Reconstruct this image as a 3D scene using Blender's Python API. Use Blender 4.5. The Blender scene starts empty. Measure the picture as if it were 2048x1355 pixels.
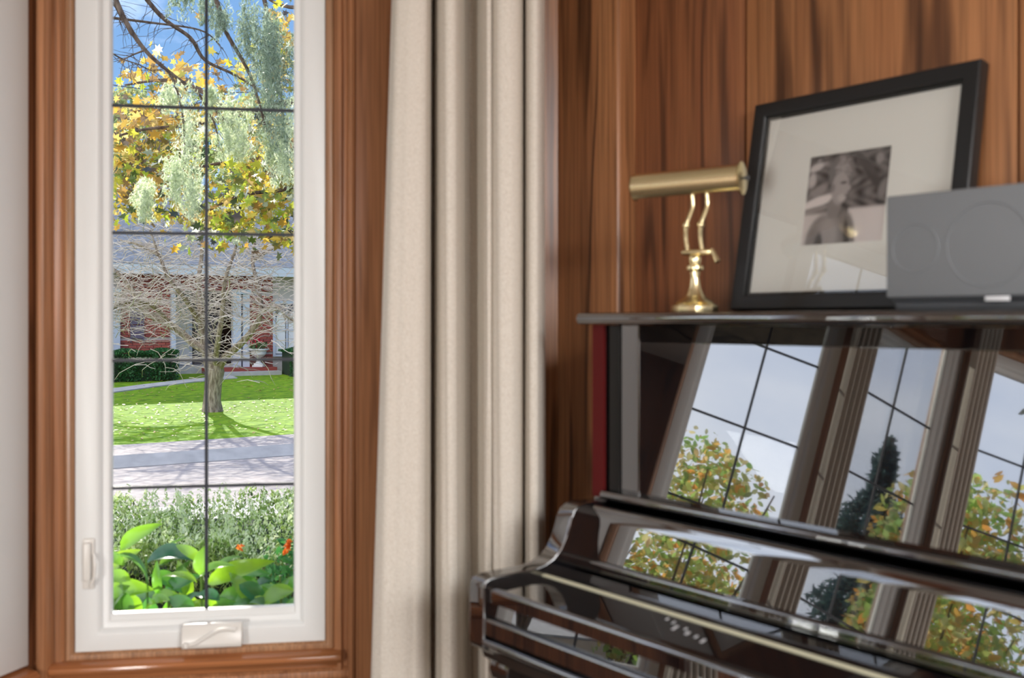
import bpy, bmesh, math, random
import numpy as np
from mathutils import Vector, Matrix
random.seed(7); rng = np.random.default_rng(7)
S = bpy.context.scene; COL = S.collection
HC = 1.25
# ---------------------------------------------------------------- camera
cd = bpy.data.cameras.new('camera'); cam = bpy.data.objects.new('camera', cd); COL.objects.link(cam)
cam.location = (0, 0, HC); cam.rotation_euler = (math.pi/2, 0, 0)
cd.sensor_width = 36; cd.lens = 2000/2048*36; cd.shift_y = -39.5/2048; cd.clip_start = .05; cd.clip_end = 500
cd.dof.use_dof = True; cd.dof.focus_distance = 14; cd.dof.aperture_fstop = 3.9
S.camera = cam
S.view_settings.view_transform = 'Standard'; S.view_settings.look = 'None'
S.view_settings.gamma = 1; S.view_settings.use_curve_mapping = False; S.view_settings.exposure = 0.0
# ---------------------------------------------------------------- sky
W = bpy.data.worlds.new('sky'); S.world = W; W.use_nodes = True
nt = W.node_tree; N_ = nt.nodes; L_ = nt.links; N_.clear()
out = N_.new('ShaderNodeOutputWorld'); bg = N_.new('ShaderNodeBackground'); L_.new(bg.outputs[0], out.inputs[0])
tc = N_.new('ShaderNodeTexCoord'); sp = N_.new('ShaderNodeSeparateXYZ'); L_.new(tc.outputs['Generated'], sp.inputs[0])
gr = N_.new('ShaderNodeValToRGB'); L_.new(sp.outputs['Z'], gr.inputs[0])
gr.color_ramp.elements[0].position = 0.0; gr.color_ramp.elements[0].color = (.50, .70, .98, 1)
gr.color_ramp.elements[1].position = .75; gr.color_ramp.elements[1].color = (.10, .26, .70, 1)
e = gr.color_ramp.elements.new(.16); e.color = (.30, .56, .98, 1)
nz = N_.new('ShaderNodeTexNoise'); nz.inputs['Scale'].default_value = 2.2; nz.inputs['Detail'].default_value = 7; nz.inputs['Roughness'].default_value = .55
mp = N_.new('ShaderNodeMapping'); mp.inputs['Scale'].default_value = (1, 1, 2.4); mp.inputs['Location'].default_value = (3.1, .4, 1.7)
L_.new(tc.outputs['Generated'], mp.inputs[0]); L_.new(mp.outputs[0], nz.inputs[0])
# a bank of bright cloud that fills the western half of the sky (-X)
mw = N_.new('ShaderNodeMath'); mw.operation = 'MULTIPLY_ADD'; L_.new(sp.outputs['X'], mw.inputs[0]); mw.inputs[1].default_value = -.30; L_.new(nz.outputs[0], mw.inputs[2])
my = N_.new('ShaderNodeMath'); my.operation = 'MULTIPLY_ADD'; L_.new(sp.outputs['Y'], my.inputs[0]); my.inputs[1].default_value = -.20; L_.new(mw.outputs[0], my.inputs[2])
cr = N_.new('ShaderNodeValToRGB'); L_.new(my.outputs[0], cr.inputs[0])
cr.color_ramp.elements[0].position = .46; cr.color_ramp.elements[0].color = (0, 0, 0, 1)
cr.color_ramp.elements[1].position = .66; cr.color_ramp.elements[1].color = (1, 1, 1, 1)
mx = N_.new('ShaderNodeMix'); mx.data_type = 'RGBA'; L_.new(cr.outputs[0], mx.inputs['Factor']); L_.new(gr.outputs[0], mx.inputs['A'])
cl = N_.new('ShaderNodeValToRGB'); L_.new(nz.outputs[0], cl.inputs[0])
cl.color_ramp.elements[0].position = .35; cl.color_ramp.elements[0].color = (2.1, 2.35, 2.95, 1)
cl.color_ramp.elements[1].position = .7; cl.color_ramp.elements[1].color = (3.1, 3.2, 3.45, 1)
L_.new(cl.outputs[0], mx.inputs['B']); L_.new(mx.outputs['Result'], bg.inputs[0]); bg.inputs[1].default_value = 1.0
# ---------------------------------------------------------------- sun and unseen fill lights added to brighten the room
sd = bpy.data.lights.new('sun', 'SUN'); so = bpy.data.objects.new('sun', sd); COL.objects.link(so)
sd.energy = 9; sd.angle = .009; sd.color = (1, .94, .83)
el = math.radians(29); sdir = Vector((-.385*math.cos(el), .923*math.cos(el), math.sin(el)))
so.rotation_euler = sdir.to_track_quat('Z', 'Y').to_euler()
def area(name, loc, tgt, sx, sy, p, col=(1, .95, .88)):
    d = bpy.data.lights.new(name, 'AREA'); o = bpy.data.objects.new(name, d); COL.objects.link(o)
    d.shape = 'RECTANGLE'; d.size = sx; d.size_y = sy; d.energy = p; d.color = col
    o.location = loc; o.rotation_euler = (Vector(loc)-Vector(tgt)).to_track_quat('Z', 'Y').to_euler()
area('ceiling_fill', (1.9, -1.95, 2.58), (1.7, -1.5, 0), 2.0, 2.0, 400, (.97, .985, 1))  # unseen soft fill added under the ceiling to lift the interior
area('back_right_fill', (2.2, -2.7, 1.9), (.3, 2.4, 1.2), 1.6, 1.2, 45, (1, .985, .965))  # second added fill behind the camera at right, no real fixture
area('back_left_fill', (-2.0, -2.4, .95), (.7, 2.0, 1.35), .6, .9, 85, (1, .985, .96))  # added fill from back left, brightens the framed picture

# ================================================================ materials
def mat(name): 
    m = bpy.data.materials.new(name); m.use_nodes = True
    return m, m.node_tree.nodes, m.node_tree.links, m.node_tree.nodes['Principled BSDF']
def setp(b, **k):
    for a, v in k.items(): b.inputs[a.replace('_', ' ')].default_value = v
def plain(name, col, rough=.5, metal=0, ior=1.5, noise=0, nscale=30, bump=0, coat=0, spec=None):
    m, n, l, b = mat(name); setp(b, Base_Color=(*col, 1), Roughness=rough, Metallic=metal, IOR=ior)
    if coat: b.inputs['Coat Weight'].default_value = coat
    if spec is not None: b.inputs['Specular IOR Level'].default_value = spec
    if noise or bump:
        g = n.new('ShaderNodeNewGeometry'); t = n.new('ShaderNodeTexNoise'); t.inputs['Scale'].default_value = nscale; t.inputs['Detail'].default_value = 4
        l.new(g.outputs['Position'], t.inputs[0])
        if noise:
            r = n.new('ShaderNodeValToRGB'); l.new(t.outputs[0], r.inputs[0])
            r.color_ramp.elements[0].position = .3; r.color_ramp.elements[1].position = .7
            r.color_ramp.elements[0].color = (*[c*(1-noise) for c in col], 1); r.color_ramp.elements[1].color = (*[min(1, c*(1+noise)) for c in col], 1)
            l.new(r.outputs[0], b.inputs['Base Color'])
        if bump:
            bp = n.new('ShaderNodeBump'); bp.inputs['Strength'].default_value = bump; bp.inputs['Distance'].default_value = .01
            l.new(t.outputs[0], bp.inputs['Height']); l.new(bp.outputs[0], b.inputs['Normal'])
    return m
def wood(name, light, mid, dark, axis='z', rough=.36, seed=0., ring=46, contrast=.5):
    m, n, l, b = mat(name); g = n.new('ShaderNodeNewGeometry')
    mp = n.new('ShaderNodeMapping'); sc = {'z': (7.5, 7.5, .55), 'h': (.5, .5, 9)}[axis]
    mp.inputs['Scale'].default_value = sc; mp.inputs['Location'].default_value = (seed, seed*.7, seed*1.3); l.new(g.outputs['Position'], mp.inputs[0])
    a = n.new('ShaderNodeTexNoise'); a.inputs['Scale'].default_value = 1; a.inputs['Detail'].default_value = 2.2; a.inputs['Roughness'].default_value = .45; l.new(mp.outputs[0], a.inputs[0])
    s = n.new('ShaderNodeMath'); s.operation = 'MULTIPLY'; s.inputs[1].default_value = ring; l.new(a.outputs[0], s.inputs[0])
    si = n.new('ShaderNodeMath'); si.operation = 'SINE'; l.new(s.outputs[0], si.inputs[0])
    mp2 = n.new('ShaderNodeMapping'); mp2.inputs['Scale'].default_value = {'z': (150, 150, 2.5), 'h': (3, 3, 200)}[axis]; l.new(g.outputs['Position'], mp2.inputs[0])
    f = n.new('ShaderNodeTexNoise'); f.inputs['Scale'].default_value = 1; f.inputs['Detail'].default_value = 3; l.new(mp2.outputs[0], f.inputs[0])
    mp3 = n.new('ShaderNodeMapping'); mp3.inputs['Scale'].default_value = {'z': (22, 22, .9), 'h': (1, 1, 22)}[axis]; mp3.inputs['Location'].default_value = (seed+4, 2, 3); l.new(g.outputs['Position'], mp3.inputs[0])
    k = n.new('ShaderNodeTexNoise'); k.inputs['Scale'].default_value = 1; k.inputs['Detail'].default_value = 3; l.new(mp3.outputs[0], k.inputs[0])
    r1 = n.new('ShaderNodeValToRGB'); l.new(k.outputs[0], r1.inputs[0]); r1.color_ramp.elements[0].position = .3; r1.color_ramp.elements[1].position = .7
    r1.color_ramp.elements[0].color = (*mid, 1); r1.color_ramp.elements[1].color = (*light, 1)
    # rings concentrate where the coarse figure is tight
    pw = n.new('ShaderNodeMapRange'); pw.inputs['From Min'].default_value = .25; pw.inputs['From Max'].default_value = 1.0; pw.inputs['To Max'].default_value = contrast; l.new(si.outputs[0], pw.inputs['Value'])
    mk = n.new('ShaderNodeMapRange'); mk.inputs['From Min'].default_value = .62; mk.inputs['From Max'].default_value = .40; l.new(k.outputs[0], mk.inputs['Value'])
    mm = n.new('ShaderNodeMath'); mm.operation = 'MULTIPLY'; l.new(pw.outputs[0], mm.inputs[0]); l.new(mk.outputs[0], mm.inputs[1])
    x = n.new('ShaderNodeMix'); x.data_type = 'RGBA'; l.new(mm.outputs[0], x.inputs['Factor']); l.new(r1.outputs[0], x.inputs['A']); x.inputs['B'].default_value = (*dark, 1)
    fr = n.new('ShaderNodeMapRange'); fr.inputs['From Min'].default_value = .35; fr.inputs['From Max'].default_value = .65; fr.inputs['To Min'].default_value = .70; fr.inputs['To Max'].default_value = 1.12; l.new(f.outputs[0], fr.inputs['Value'])
    v = n.new('ShaderNodeVectorMath'); v.operation = 'SCALE'; l.new(x.outputs['Result'], v.inputs[0]); l.new(fr.outputs[0], v.inputs['Scale'])
    l.new(v.outputs[0], b.inputs['Base Color']); setp(b, Roughness=rough)
    bp = n.new('ShaderNodeBump'); bp.inputs['Strength'].default_value = .15; bp.inputs['Distance'].default_value = .002; l.new(f.outputs[0], bp.inputs['Height']); l.new(bp.outputs[0], b.inputs['Normal'])
    return m
def leafy(name, cols, trans=.5, rough=.5, tcol=1.3, spec=.3):
    """cols: list of colours picked at random per leaf; part of the light comes through the blade"""
    m, n, l, b = mat(name); g = n.new('ShaderNodeNewGeometry'); oi = n.new('ShaderNodeObjectInfo')
    ad = n.new('ShaderNodeMath'); ad.operation = 'ADD'; l.new(g.outputs['Random Per Island'], ad.inputs[0]); l.new(oi.outputs['Random'], ad.inputs[1])
    fr = n.new('ShaderNodeMath'); fr.operation = 'FRACT'; l.new(ad.outputs[0], fr.inputs[0])
    r = n.new('ShaderNodeValToRGB'); l.new(fr.outputs[0], r.inputs[0]); r.color_ramp.interpolation = 'LINEAR'
    while len(r.color_ramp.elements) < len(cols): r.color_ramp.elements.new(.5)
    for i, c in enumerate(cols):
        r.color_ramp.elements[i].position = i/(len(cols)-1); r.color_ramp.elements[i].color = (*c, 1)
    l.new(r.outputs[0], b.inputs['Base Color']); setp(b, Roughness=rough); b.inputs['Specular IOR Level'].default_value = spec
    t = n.new('ShaderNodeBsdfTranslucent'); v = n.new('ShaderNodeVectorMath'); v.operation = 'SCALE'; v.inputs['Scale'].default_value = tcol
    l.new(r.outputs[0], v.inputs[0]); l.new(v.outputs[0], t.inputs[0])
    ms = n.new('ShaderNodeMixShader'); ms.inputs[0].default_value = trans
    l.new(b.outputs[0], ms.inputs[1]); l.new(t.outputs[0], ms.inputs[2]); l.new(ms.outputs[0], n['Material Output'].inputs[0])
    return m
def pane_mat(name, gloss=.06, tint=(.97, .98, .98)):
    m, n, l, b = mat(name); n.remove(b)
    t = n.new('ShaderNodeBsdfTransparent'); t.inputs[0].default_value = (*tint, 1); g = n.new('ShaderNodeBsdfGlossy'); g.inputs['Roughness'].default_value = .01
    f = n.new('ShaderNodeFresnel'); f.inputs[0].default_value = 1.45
    a = n.new('ShaderNodeMath'); a.operation = 'MULTIPLY'; a.inputs[1].default_value = gloss/.04; l.new(f.outputs[0], a.inputs[0])
    c = n.new('ShaderNodeMath'); c.operation = 'MINIMUM'; c.inputs[1].default_value = .9; l.new(a.outputs[0], c.inputs[0])
    s = n.new('ShaderNodeMixShader'); l.new(c.outputs[0], s.inputs[0]); l.new(t.outputs[0], s.inputs[1]); l.new(g.outputs[0], s.inputs[2])
    l.new(s.outputs[0], n['Material Output'].inputs[0]); return m
OAK = wood('oak_panelling', (.42, .19, .078), (.31, .13, .052), (.035, .012, .006), seed=1.3, contrast=.8, ring=34)
OAKD = wood('oak_panelling_red', (.27, .105, .042), (.19, .068, .028), (.03, .012, .006), seed=5.1, contrast=.7)
OAKT = wood('oak_casing', (.44, .20, .09), (.35, .15, .066), (.10, .036, .016), seed=9.7, contrast=.25)
OAKJ = wood('oak_jamb', (.42, .23, .12), (.34, .17, .085), (.13, .06, .03), seed=3.3, contrast=.2, rough=.3)
OAKH = wood('oak_sill', (.42, .17, .065), (.33, .12, .045), (.13, .045, .02), axis='h', seed=2.2, contrast=.25, rough=.12)
FLOORW = wood('dark_floor', (.12, .085, .06), (.085, .058, .042), (.045, .03, .02), axis='h', seed=6.2, contrast=.25, rough=.3)
WHITE = plain('white_vinyl', (.76, .775, .76), .38)
HARDW = plain('almond_hardware', (.74, .72, .67), .3)
LEAD = plain('dark_muntin', (.012, .016, .026), .5)
PANE = pane_mat('window_glass', .02)
PICG = pane_mat('picture_glass', .022)
CEIL = plain('ceiling_plaster', (.62, .59, .55), .9)
LACQ = plain('black_lacquer', (.006, .006, .007), .02, ior=2.85)
LACQD = plain('satin_black', (.008, .0075, .0075), .3, spec=.3)
REDF = plain('red_strip', (.085, .004, .004), .6, spec=.2)
HINGE_SHEEN = plain('hinge_painted_sheen', (.72, .70, .50), .35, metal=.0)  # window and sky reflection on the brass, painted in as pale cream
MARK = plain('pale_mark', (.75, .77, .8), .5)
BRASS = plain('polished_brass', (1.0, .88, .54), .24, metal=1)
BRASSH = plain('brass_cap', (.80, .66, .36), .2, metal=1)
SHADEIN = plain('shade_lining', (.75, .78, .82), .3)
BLACKFR = plain('black_frame', (.009, .010, .011), .45)
MATB = plain('mat_board', (.82, .79, .74), .8)
SPK = plain('speaker_grille', (.19, .205, .22), .55, bump=.05, nscale=600)
SPKB = plain('speaker_body', (.05, .055, .062), .45)
SPKC = plain('speaker_cone', (.17, .18, .2), .5)
BADGE = plain('silver_badge', (.75, .77, .8), .3)
def fabric():
    m, n, l, b = mat('linen_curtain'); g = n.new('ShaderNodeNewGeometry')
    mp = n.new('ShaderNodeMapping'); mp.inputs['Scale'].default_value = (500, 500, 260); l.new(g.outputs['Position'], mp.inputs[0])
    t = n.new('ShaderNodeTexNoise'); t.inputs['Scale'].default_value = 1; t.inputs['Detail'].default_value = 2; l.new(mp.outputs[0], t.inputs[0])
    r = n.new('ShaderNodeValToRGB'); l.new(t.outputs[0], r.inputs[0]); r.color_ramp.elements[0].color = (.62, .56, .48, 1); r.color_ramp.elements[1].color = (.80, .75, .67, 1)
    r.color_ramp.elements[0].position = .3; r.color_ramp.elements[1].position = .7
    l.new(r.outputs[0], b.inputs['Base Color']); setp(b, Roughness=.9); b.inputs['Specular IOR Level'].default_value = .1
    tr = n.new('ShaderNodeBsdfTranslucent'); l.new(r.outputs[0], tr.inputs[0]); ms = n.new('ShaderNodeMixShader'); ms.inputs[0].default_value = .10
    l.new(b.outputs[0], ms.inputs[1]); l.new(tr.outputs[0], ms.inputs[2]); l.new(ms.outputs[0], n['Material Output'].inputs[0]); return m
LINEN = fabric()
def mask_mat(name, A, B, scale, lo, hi, rough=.9, detail=5, stretch=(1, 1, 1), bump=0):
    m, n, l, b = mat(name); g = n.new('ShaderNodeNewGeometry'); mp = n.new('ShaderNodeMapping'); mp.inputs['Scale'].default_value = stretch
    l.new(g.outputs['Position'], mp.inputs[0]); t = n.new('ShaderNodeTexNoise'); t.inputs['Scale'].default_value = scale; t.inputs['Detail'].default_value = detail; l.new(mp.outputs[0], t.inputs[0])
    r = n.new('ShaderNodeValToRGB'); l.new(t.outputs[0], r.inputs[0]); r.color_ramp.elements[0].position = lo; r.color_ramp.elements[1].position = hi
    r.color_ramp.elements[0].color = (*A, 1); r.color_ramp.elements[1].color = (*B, 1); l.new(r.outputs[0], b.inputs['Base Color']); setp(b, Roughness=rough); b.inputs['Specular IOR Level'].default_value = .2
    if bump:
        bp = n.new('ShaderNodeBump'); bp.inputs['Strength'].default_value = bump; bp.inputs['Distance'].default_value = .05; l.new(t.outputs[0], bp.inputs['Height']); l.new(bp.outputs[0], b.inputs['Normal'])
    return m
GRASS = mask_mat('lawn_grass', (.085, .19, .008), (.23, .37, .012), 6, .3, .7, bump=.6)
ROAD = mask_mat('road_asphalt', (.27, .235, .23), (.42, .37, .355), 9, .3, .7)
CONC = mask_mat('concrete', (.38, .36, .345), (.50, .47, .45), 5, .3, .7)
SOIL = mask_mat('soil', (.05, .035, .02), (.12, .085, .05), 14, .35, .65)
BARK = mask_mat('grey_bark', (.16, .12, .085), (.42, .34, .26), 9, .35, .65, stretch=(3, 3, .7), bump=.8)
BARKD = mask_mat('dark_bark', (.06, .04, .03), (.17, .12, .085), 12, .35, .65, stretch=(3, 3, 1))
TWIG = plain('pale_twig', (.44, .37, .29), .4)
BRICK = leafy('red_brick', [(.28, .06, .045), (.40, .10, .07), (.33, .075, .06), (.24, .05, .045)], trans=0, rough=.85)
MORTAR = plain('mortar', (.55, .48, .45), .9)
TRIMW = plain('white_house_trim', (.52, .55, .62), .6)
SLATE = mask_mat('grey_roof', (.16, .17, .19), (.28, .29, .31), 7, .35, .65, stretch=(1, 1, 4))
HGLASS = plain('house_glass', (.05, .06, .07), .1)
DRAPE = plain('house_drape', (.75, .73, .70), .9)
STONE = plain('urn_stone', (.68, .67, .63), .7)
DOORD = plain('dark_door', (.05, .045, .05), .4)

# ================================================================ mesh helpers
ORG = {}
class MB:
    def __init__(s): s.v = []; s.f = []
    def add(s, vs, fs):
        o = len(s.v); s.v += [tuple(p) for p in vs]; s.f += [tuple(i+o for i in f) for f in fs]; return s
    def hexa(s, p):   # 8 points: bottom 4 ccw, top 4
        return s.add(p, [(0, 3, 2, 1), (4, 5, 6, 7), (0, 1, 5, 4), (1, 2, 6, 5), (2, 3, 7, 6), (3, 0, 4, 7)])
    def prism(s, poly, fn, a, b):
        """poly in 2-D, fn(p,q,h)->xyz, extruded between a and b"""
        n = len(poly); vs = [fn(p, q, a) for p, q in poly]+[fn(p, q, b) for p, q in poly]
        return s.add(vs, [tuple(range(n-1, -1, -1)), tuple(range(n, 2*n))]+[(i, (i+1) % n, n+(i+1) % n, n+i) for i in range(n)])
    def tube(s, pts, rad, n=8, cap=True):
        pts = [Vector(p) for p in pts]; m = len(pts); rad = rad if hasattr(rad, '__len__') else [rad]*m
        vs = []; up = None
        for i, p in enumerate(pts):
            d = (pts[min(i+1, m-1)]-pts[max(i-1, 0)]); d = d.normalized() if d.length > 1e-9 else Vector((0, 0, 1))
            if up is None: up = Vector((0, 0, 1)) if abs(d.z) < .9 else Vector((1, 0, 0))
            x = up-d*up.dot(d); x = x.normalized() if x.length > 1e-6 else d.orthogonal().normalized(); y = d.cross(x); up = x
            for k in range(n):
                a = 2*math.pi*k/n; vs.append(p+(x*math.cos(a)+y*math.sin(a))*rad[i])
        fs = [(i*n+k, i*n+(k+1) % n, (i+1)*n+(k+1) % n, (i+1)*n+k) for i in range(m-1) for k in range(n)]
        if cap: fs += [tuple(range(n-1, -1, -1)), tuple((m-1)*n+k for k in range(n))]
        return s.add(vs, fs)
    def lathe(s, prof, c, n=28, ax=None):
        """prof [(r,h)], centre c, up axis"""
        c = Vector(c); z = Vector(ax or (0, 0, 1)).normalized(); x = z.orthogonal().normalized(); y = z.cross(x); m = len(prof)
        vs = [c+z*h+(x*math.cos(2*math.pi*k/n)+y*math.sin(2*math.pi*k/n))*max(r, 1e-5) for r, h in prof for k in range(n)]
        fs = [(i*n+k, i*n+(k+1) % n, (i+1)*n+(k+1) % n, (i+1)*n+k) for i in range(m-1) for k in range(n)]
        fs += [tuple(range(n-1, -1, -1)), tuple((m-1)*n+k for k in range(n))]
        return s.add(vs, fs)
def obj(name, mb, m, parent=None, smooth=False, bevel=0, seg=2, kind=None, label=None):
    o0 = Vector(ORG.get(parent.name, (0, 0, 0))) if parent else Vector((0, 0, 0))
    me = bpy.data.meshes.new(name); vs = mb.v if isinstance(mb, MB) else mb[0]; fs = mb.f if isinstance(mb, MB) else mb[1]
    arr = np.asarray([tuple(v) for v in vs], float)-np.array(o0) if isinstance(mb, MB) else np.asarray(vs)-np.array(o0)
    me.from_pydata(arr.tolist(), [], fs if isinstance(fs, list) else fs.tolist()); me.materials.append(m)
    if isinstance(mb, MB):
        bm = bmesh.new(); bm.from_mesh(me); bmesh.ops.recalc_face_normals(bm, faces=bm.faces[:])
        if bevel: bmesh.ops.bevel(bm, geom=[e for e in bm.edges if e.is_manifold and e.calc_face_angle(0) > .6], offset=bevel, segments=seg, affect='EDGES', profile=.5, clamp_overlap=True)
        bm.to_mesh(me); bm.free()
    o = bpy.data.objects.new(name, me); COL.objects.link(o)
    if smooth or bevel:
        me.shade_smooth()
        if hasattr(me, 'set_sharp_from_angle'): me.set_sharp_from_angle(angle=math.radians(38))
    if parent: o.parent = parent
    ORG[o.name] = tuple(o0)
    if kind: o['kind'] = kind
    if label: o['label'] = label
    return o
def tag(o, label=None, cat=None, group=None, kind=None):
    if label: o['label'] = label
    if cat: o['category'] = cat
    if group: o['group'] = group
    if kind: o['kind'] = kind
    return o
def thing(name, loc, label=None, cat=None, group=None, kind=None):
    o = bpy.data.objects.new(name, None); COL.objects.link(o); o.location = loc; o.empty_display_size = .1
    ORG[o.name] = tuple(loc); return tag(o, label, cat, group, kind)
def inst(name, me, parent, M):
    o = bpy.data.objects.new(name, me); COL.objects.link(o)
    if parent: o.parent = parent; M = Matrix.Translation(-Vector(ORG[parent.name])) @ M
    o.matrix_local = M; return o
def pix(px, py, d): return Vector(((px-1024)/2000*d, d, HC-(py-638)/2000*d))
def smooth_pts(pts, k=6, closed=False):
    P = [np.array(p, float) for p in pts]; o = []
    for i in range(len(P)-1):
        a, b, c, d = P[max(i-1, 0)], P[i], P[i+1], P[min(i+2, len(P)-1)]
        for j in range(k):
            t = j/k; o.append(.5*((2*b)+(-a+c)*t+(2*a-5*b+4*c-d)*t*t+(-a+3*b-3*c+d)*t**3))
    o.append(P[-1]); return o

# ================================================================ room shell
U = np.array([.630, -.776]); NN = np.array([-.776, -.630]); A = np.array([.1755, 2.18])
M = [np.array(p) for p in [(-1.185, 2.54), (-1.52, 1.60), (-2.00, 1.08), (-2.24, .40), (-2.36, -.22)]]
E1 = np.array([.988, .152]); C1 = np.array([-.8, 2.6])
CORN = np.array([.120, 2.745]); PIE = np.array([.278, 2.600])
PW = A-.415*NN                     # the piano wall's plane passes here, along U
RIGHT = PW+U*4.2
FRONT_R = C1+E1*.93
def seg(mb, P, Q, z0, z1, th=.16, inset=0.):
    P, Q = np.array(P), np.array(Q); e = (Q-P)/np.linalg.norm(Q-P); nrm = np.array([-e[1], e[0]])   # outward
    a, b = P+nrm*inset, Q+nrm*inset; c, d = Q+nrm*th, P+nrm*th
    mb.hexa([(*a, z0), (*b, z0), (*c, z0), (*d, z0), (*a, z1), (*b, z1), (*c, z1), (*d, z1)])
ZC = 2.62
POLY = [M[4]+np.array([0, -2.9]), M[4], M[3], M[2], M[1], M[0], FRONT_R, CORN, PIE, PW-U*.32, RIGHT, np.array([RIGHT[0], -3.1])]
def slab(z0, z1, grow):
    c = np.mean(POLY, 0); mb = MB(); poly = [tuple(c+(p-c)*grow) for p in POLY]
    return mb.prism(poly, lambda p, q, h: (p, q, h), z0, z1)
tag(obj('floor', slab(-.12, 0, 1.03), FLOORW), kind='structure')
tag(obj('ceiling', slab(ZC, ZC+.12, 1.06), CEIL), kind='structure')
WZ0, WZ1 = .385, 2.24        # rough opening of every casement
def loc_fn(C, e):
    n = np.array([e[1], -e[0]])
    return lambda u, w, z: (C[0]+e[0]*u+n[0]*w, C[1]+e[1]*u+n[1]*w, z)
def lbox(mb, F, u0, u1, w0, w1, z0, z1):
    return mb.hexa([F(u0, w1, z0), F(u1, w1, z0), F(u1, w0, z0), F(u0, w0, z0), F(u0, w1, z1), F(u1, w1, z1), F(u1, w0, z1), F(u0, w0, z1)])
def rect_ring(F, u0, u1, z0, z1, prof):
    """mitred picture-frame moulding: prof = [(inset,w)] swept round the rectangle"""
    mb = MB(); n = len(prof); vs = []
    for (su, sz) in ((0, 0), (1, 0), (1, 1), (0, 1)):
        for i, w in prof:
            u = (u0+i) if su == 0 else (u1-i); z = (z0+i) if sz == 0 else (z1-i); vs.append(F(u, w, z))
    fs = [(k*n+i, k*n+(i+1) % n, ((k+1) % 4)*n+(i+1) % n, ((k+1) % 4)*n+i) for k in range(4) for i in range(n)]
    return mb.add(vs, fs)
ROWS = [1.143-.332, 1.143, 1.475, 1.806]
def window(idx, C, e, u0, u1, uv, st=.083, z0=.39, zt=2.235):
    """u0,u1 = outer sash edges, uv = the vertical muntin"""
    F = loc_fn(C, e); root = thing('window_%d' % idx, F(0, 0, 0), kind='structure')
    obj('sash', rect_ring(F, u0, u1, z0, zt, [(0, -.052), (0, 0), (st-.031, 0), (st-.023, -.006), (st-.019, -.016), (st-.005, -.022), (st, -.030), (st, -.048), (st-.01, -.052)]), WHITE, root, bevel=.0025)
    g0, g1, gz0, gz1 = u0+st, u1-st, z0+st+.015, zt-st
    obj('bottom_rail', lbox(MB(), F, u0+st-.002, u1-st+.002, -.0468, -.026, z0+st-.004, gz0), WHITE, root)
    obj('glass_pane', lbox(MB(), F, g0-.003, g1+.003, -.046, -.042, gz0-.003, gz1+.003), PANE, root)
    r = .0042
    obj('muntin', lbox(MB(), F, uv-r, uv+r, -.041, -.034, gz0, gz1), LEAD, root)
    for z in ROWS: obj('muntin', lbox(MB(), F, g0, g1, -.0405, -.0345, z-r, z+r), LEAD, root)
    return root, F
r1, F1 = window(1, C1, E1, -.319, .309, 0.0)
e0 = (M[0]-M[1])/np.linalg.norm(M[0]-M[1])
def bow(i, k, cu, half):
    P, Q = M[k], M[k-1]; e = (Q-P)/np.linalg.norm(Q-P); C = (P+Q)/2
    return window(i, C, e, cu-half, cu+half, cu, .07)+(C, e)
bows = [bow(2, 1, -.18, .29), bow(3, 2, 0, .315), bow(4, 3, 0, .31), bow(5, 4, 0, .27)]
# wood casing, posts, sill round the casements
def cas(idx, F, u0, u1, z0=.39, zt=2.235, wide=.03):
    tag(obj('trim_%d' % idx, rect_ring(F, u0-wide, u1+wide, z0-.012, zt+wide, [(0, -.07), (0, .006), (.006, .012), (wide-.008, .012), (wide-.001, .004), (wide-.001, -.07)]), OAKJ, bevel=.002), kind='structure')
cas(1, F1, -.319, .309, wide=.024)
for j, (r_, F_, C_, e_) in enumerate(bows):
    hw = [.29, .315, .31, .27][j]; cu = [-.18, 0, 0, 0][j]; cas(2+j, F_, cu-hw, cu+hw)
# outer casing board right of window 1 with its bead, and the picture-frame base
tag(obj('trim_6', MB().prism([(.333, 0), (.333, .016), (.345, .022), (.352, .022), (.356, .010), (.366, .010), (.370, .026), (.378, .030), (.386, .026), (.389, .018), (.482, .018), (.486, .012), (.486, 0)], lambda p, q, h: F1(p, q, h), .0, 2.45), OAKT, bevel=.0012), kind='structure')
# the post between window 1 and window 2
mb = MB().prism([(-.343, -.07), (-.343, .004), (-.352, .012), (-.366, .014), (-.372, .040), (-.380, .050), (-.390, .052), (-.398, .046), (-.402, .030), (-.409, .018), (-.416, .010), (-.418, -.07)], lambda p, q, h: F1(p, q, h), .0, 2.45)
tag(obj('trim_7', mb, OAKT, bevel=.0015), kind='structure')
for j in (1, 2, 3):
    P = M[j]; e = (M[j-1]-M[j+1]); e /= np.linalg.norm(e); F = loc_fn(P, e)
    tag(obj('trim_%d' % (7+j), MB().prism([(-.05, -.12), (-.045, -.02), (-.028, .012), (-.018, .03), (.018, .03), (.028, .012), (.045, -.02), (.05, -.12)], lambda p, q, h: F(p, q, h), 0, 2.45), OAKT, bevel=.002), kind='structure')
# sills
sl = MB().prism([(-.06, .389), (.030, .380), (.042, .372), (.044, .362), (.038, .352), (.020, .346), (.020, .335), (-.06, .335)], lambda p, q, h: F1(h, p, q), -.372, .352)
tag(obj('trim_11', sl, OAKH, bevel=.001), kind='structure')
sb = MB().prism([(-.02, .335), (.012, .333), (.022, .325), (.024, .31), (.016, .30), (-.02, .298)], lambda p, q, h: F1(h, p, q), -.372, .382)
tag(obj('trim_12', sb, OAKT, bevel=.001), kind='structure')
for j, (r_, F_, C_, e_) in enumerate(bows):
    hw = [.44, .33, .29, .31][j]
    s_ = MB().prism([(-.06, .389), (.030, .380), (.044, .370), (.038, .352), (.018, .335), (-.06, .335)], lambda p, q, h: F_(h, p, q), -hw, hw)
    tag(obj('trim_%d' % (13+j), s_, OAKH), kind='structure')
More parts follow.
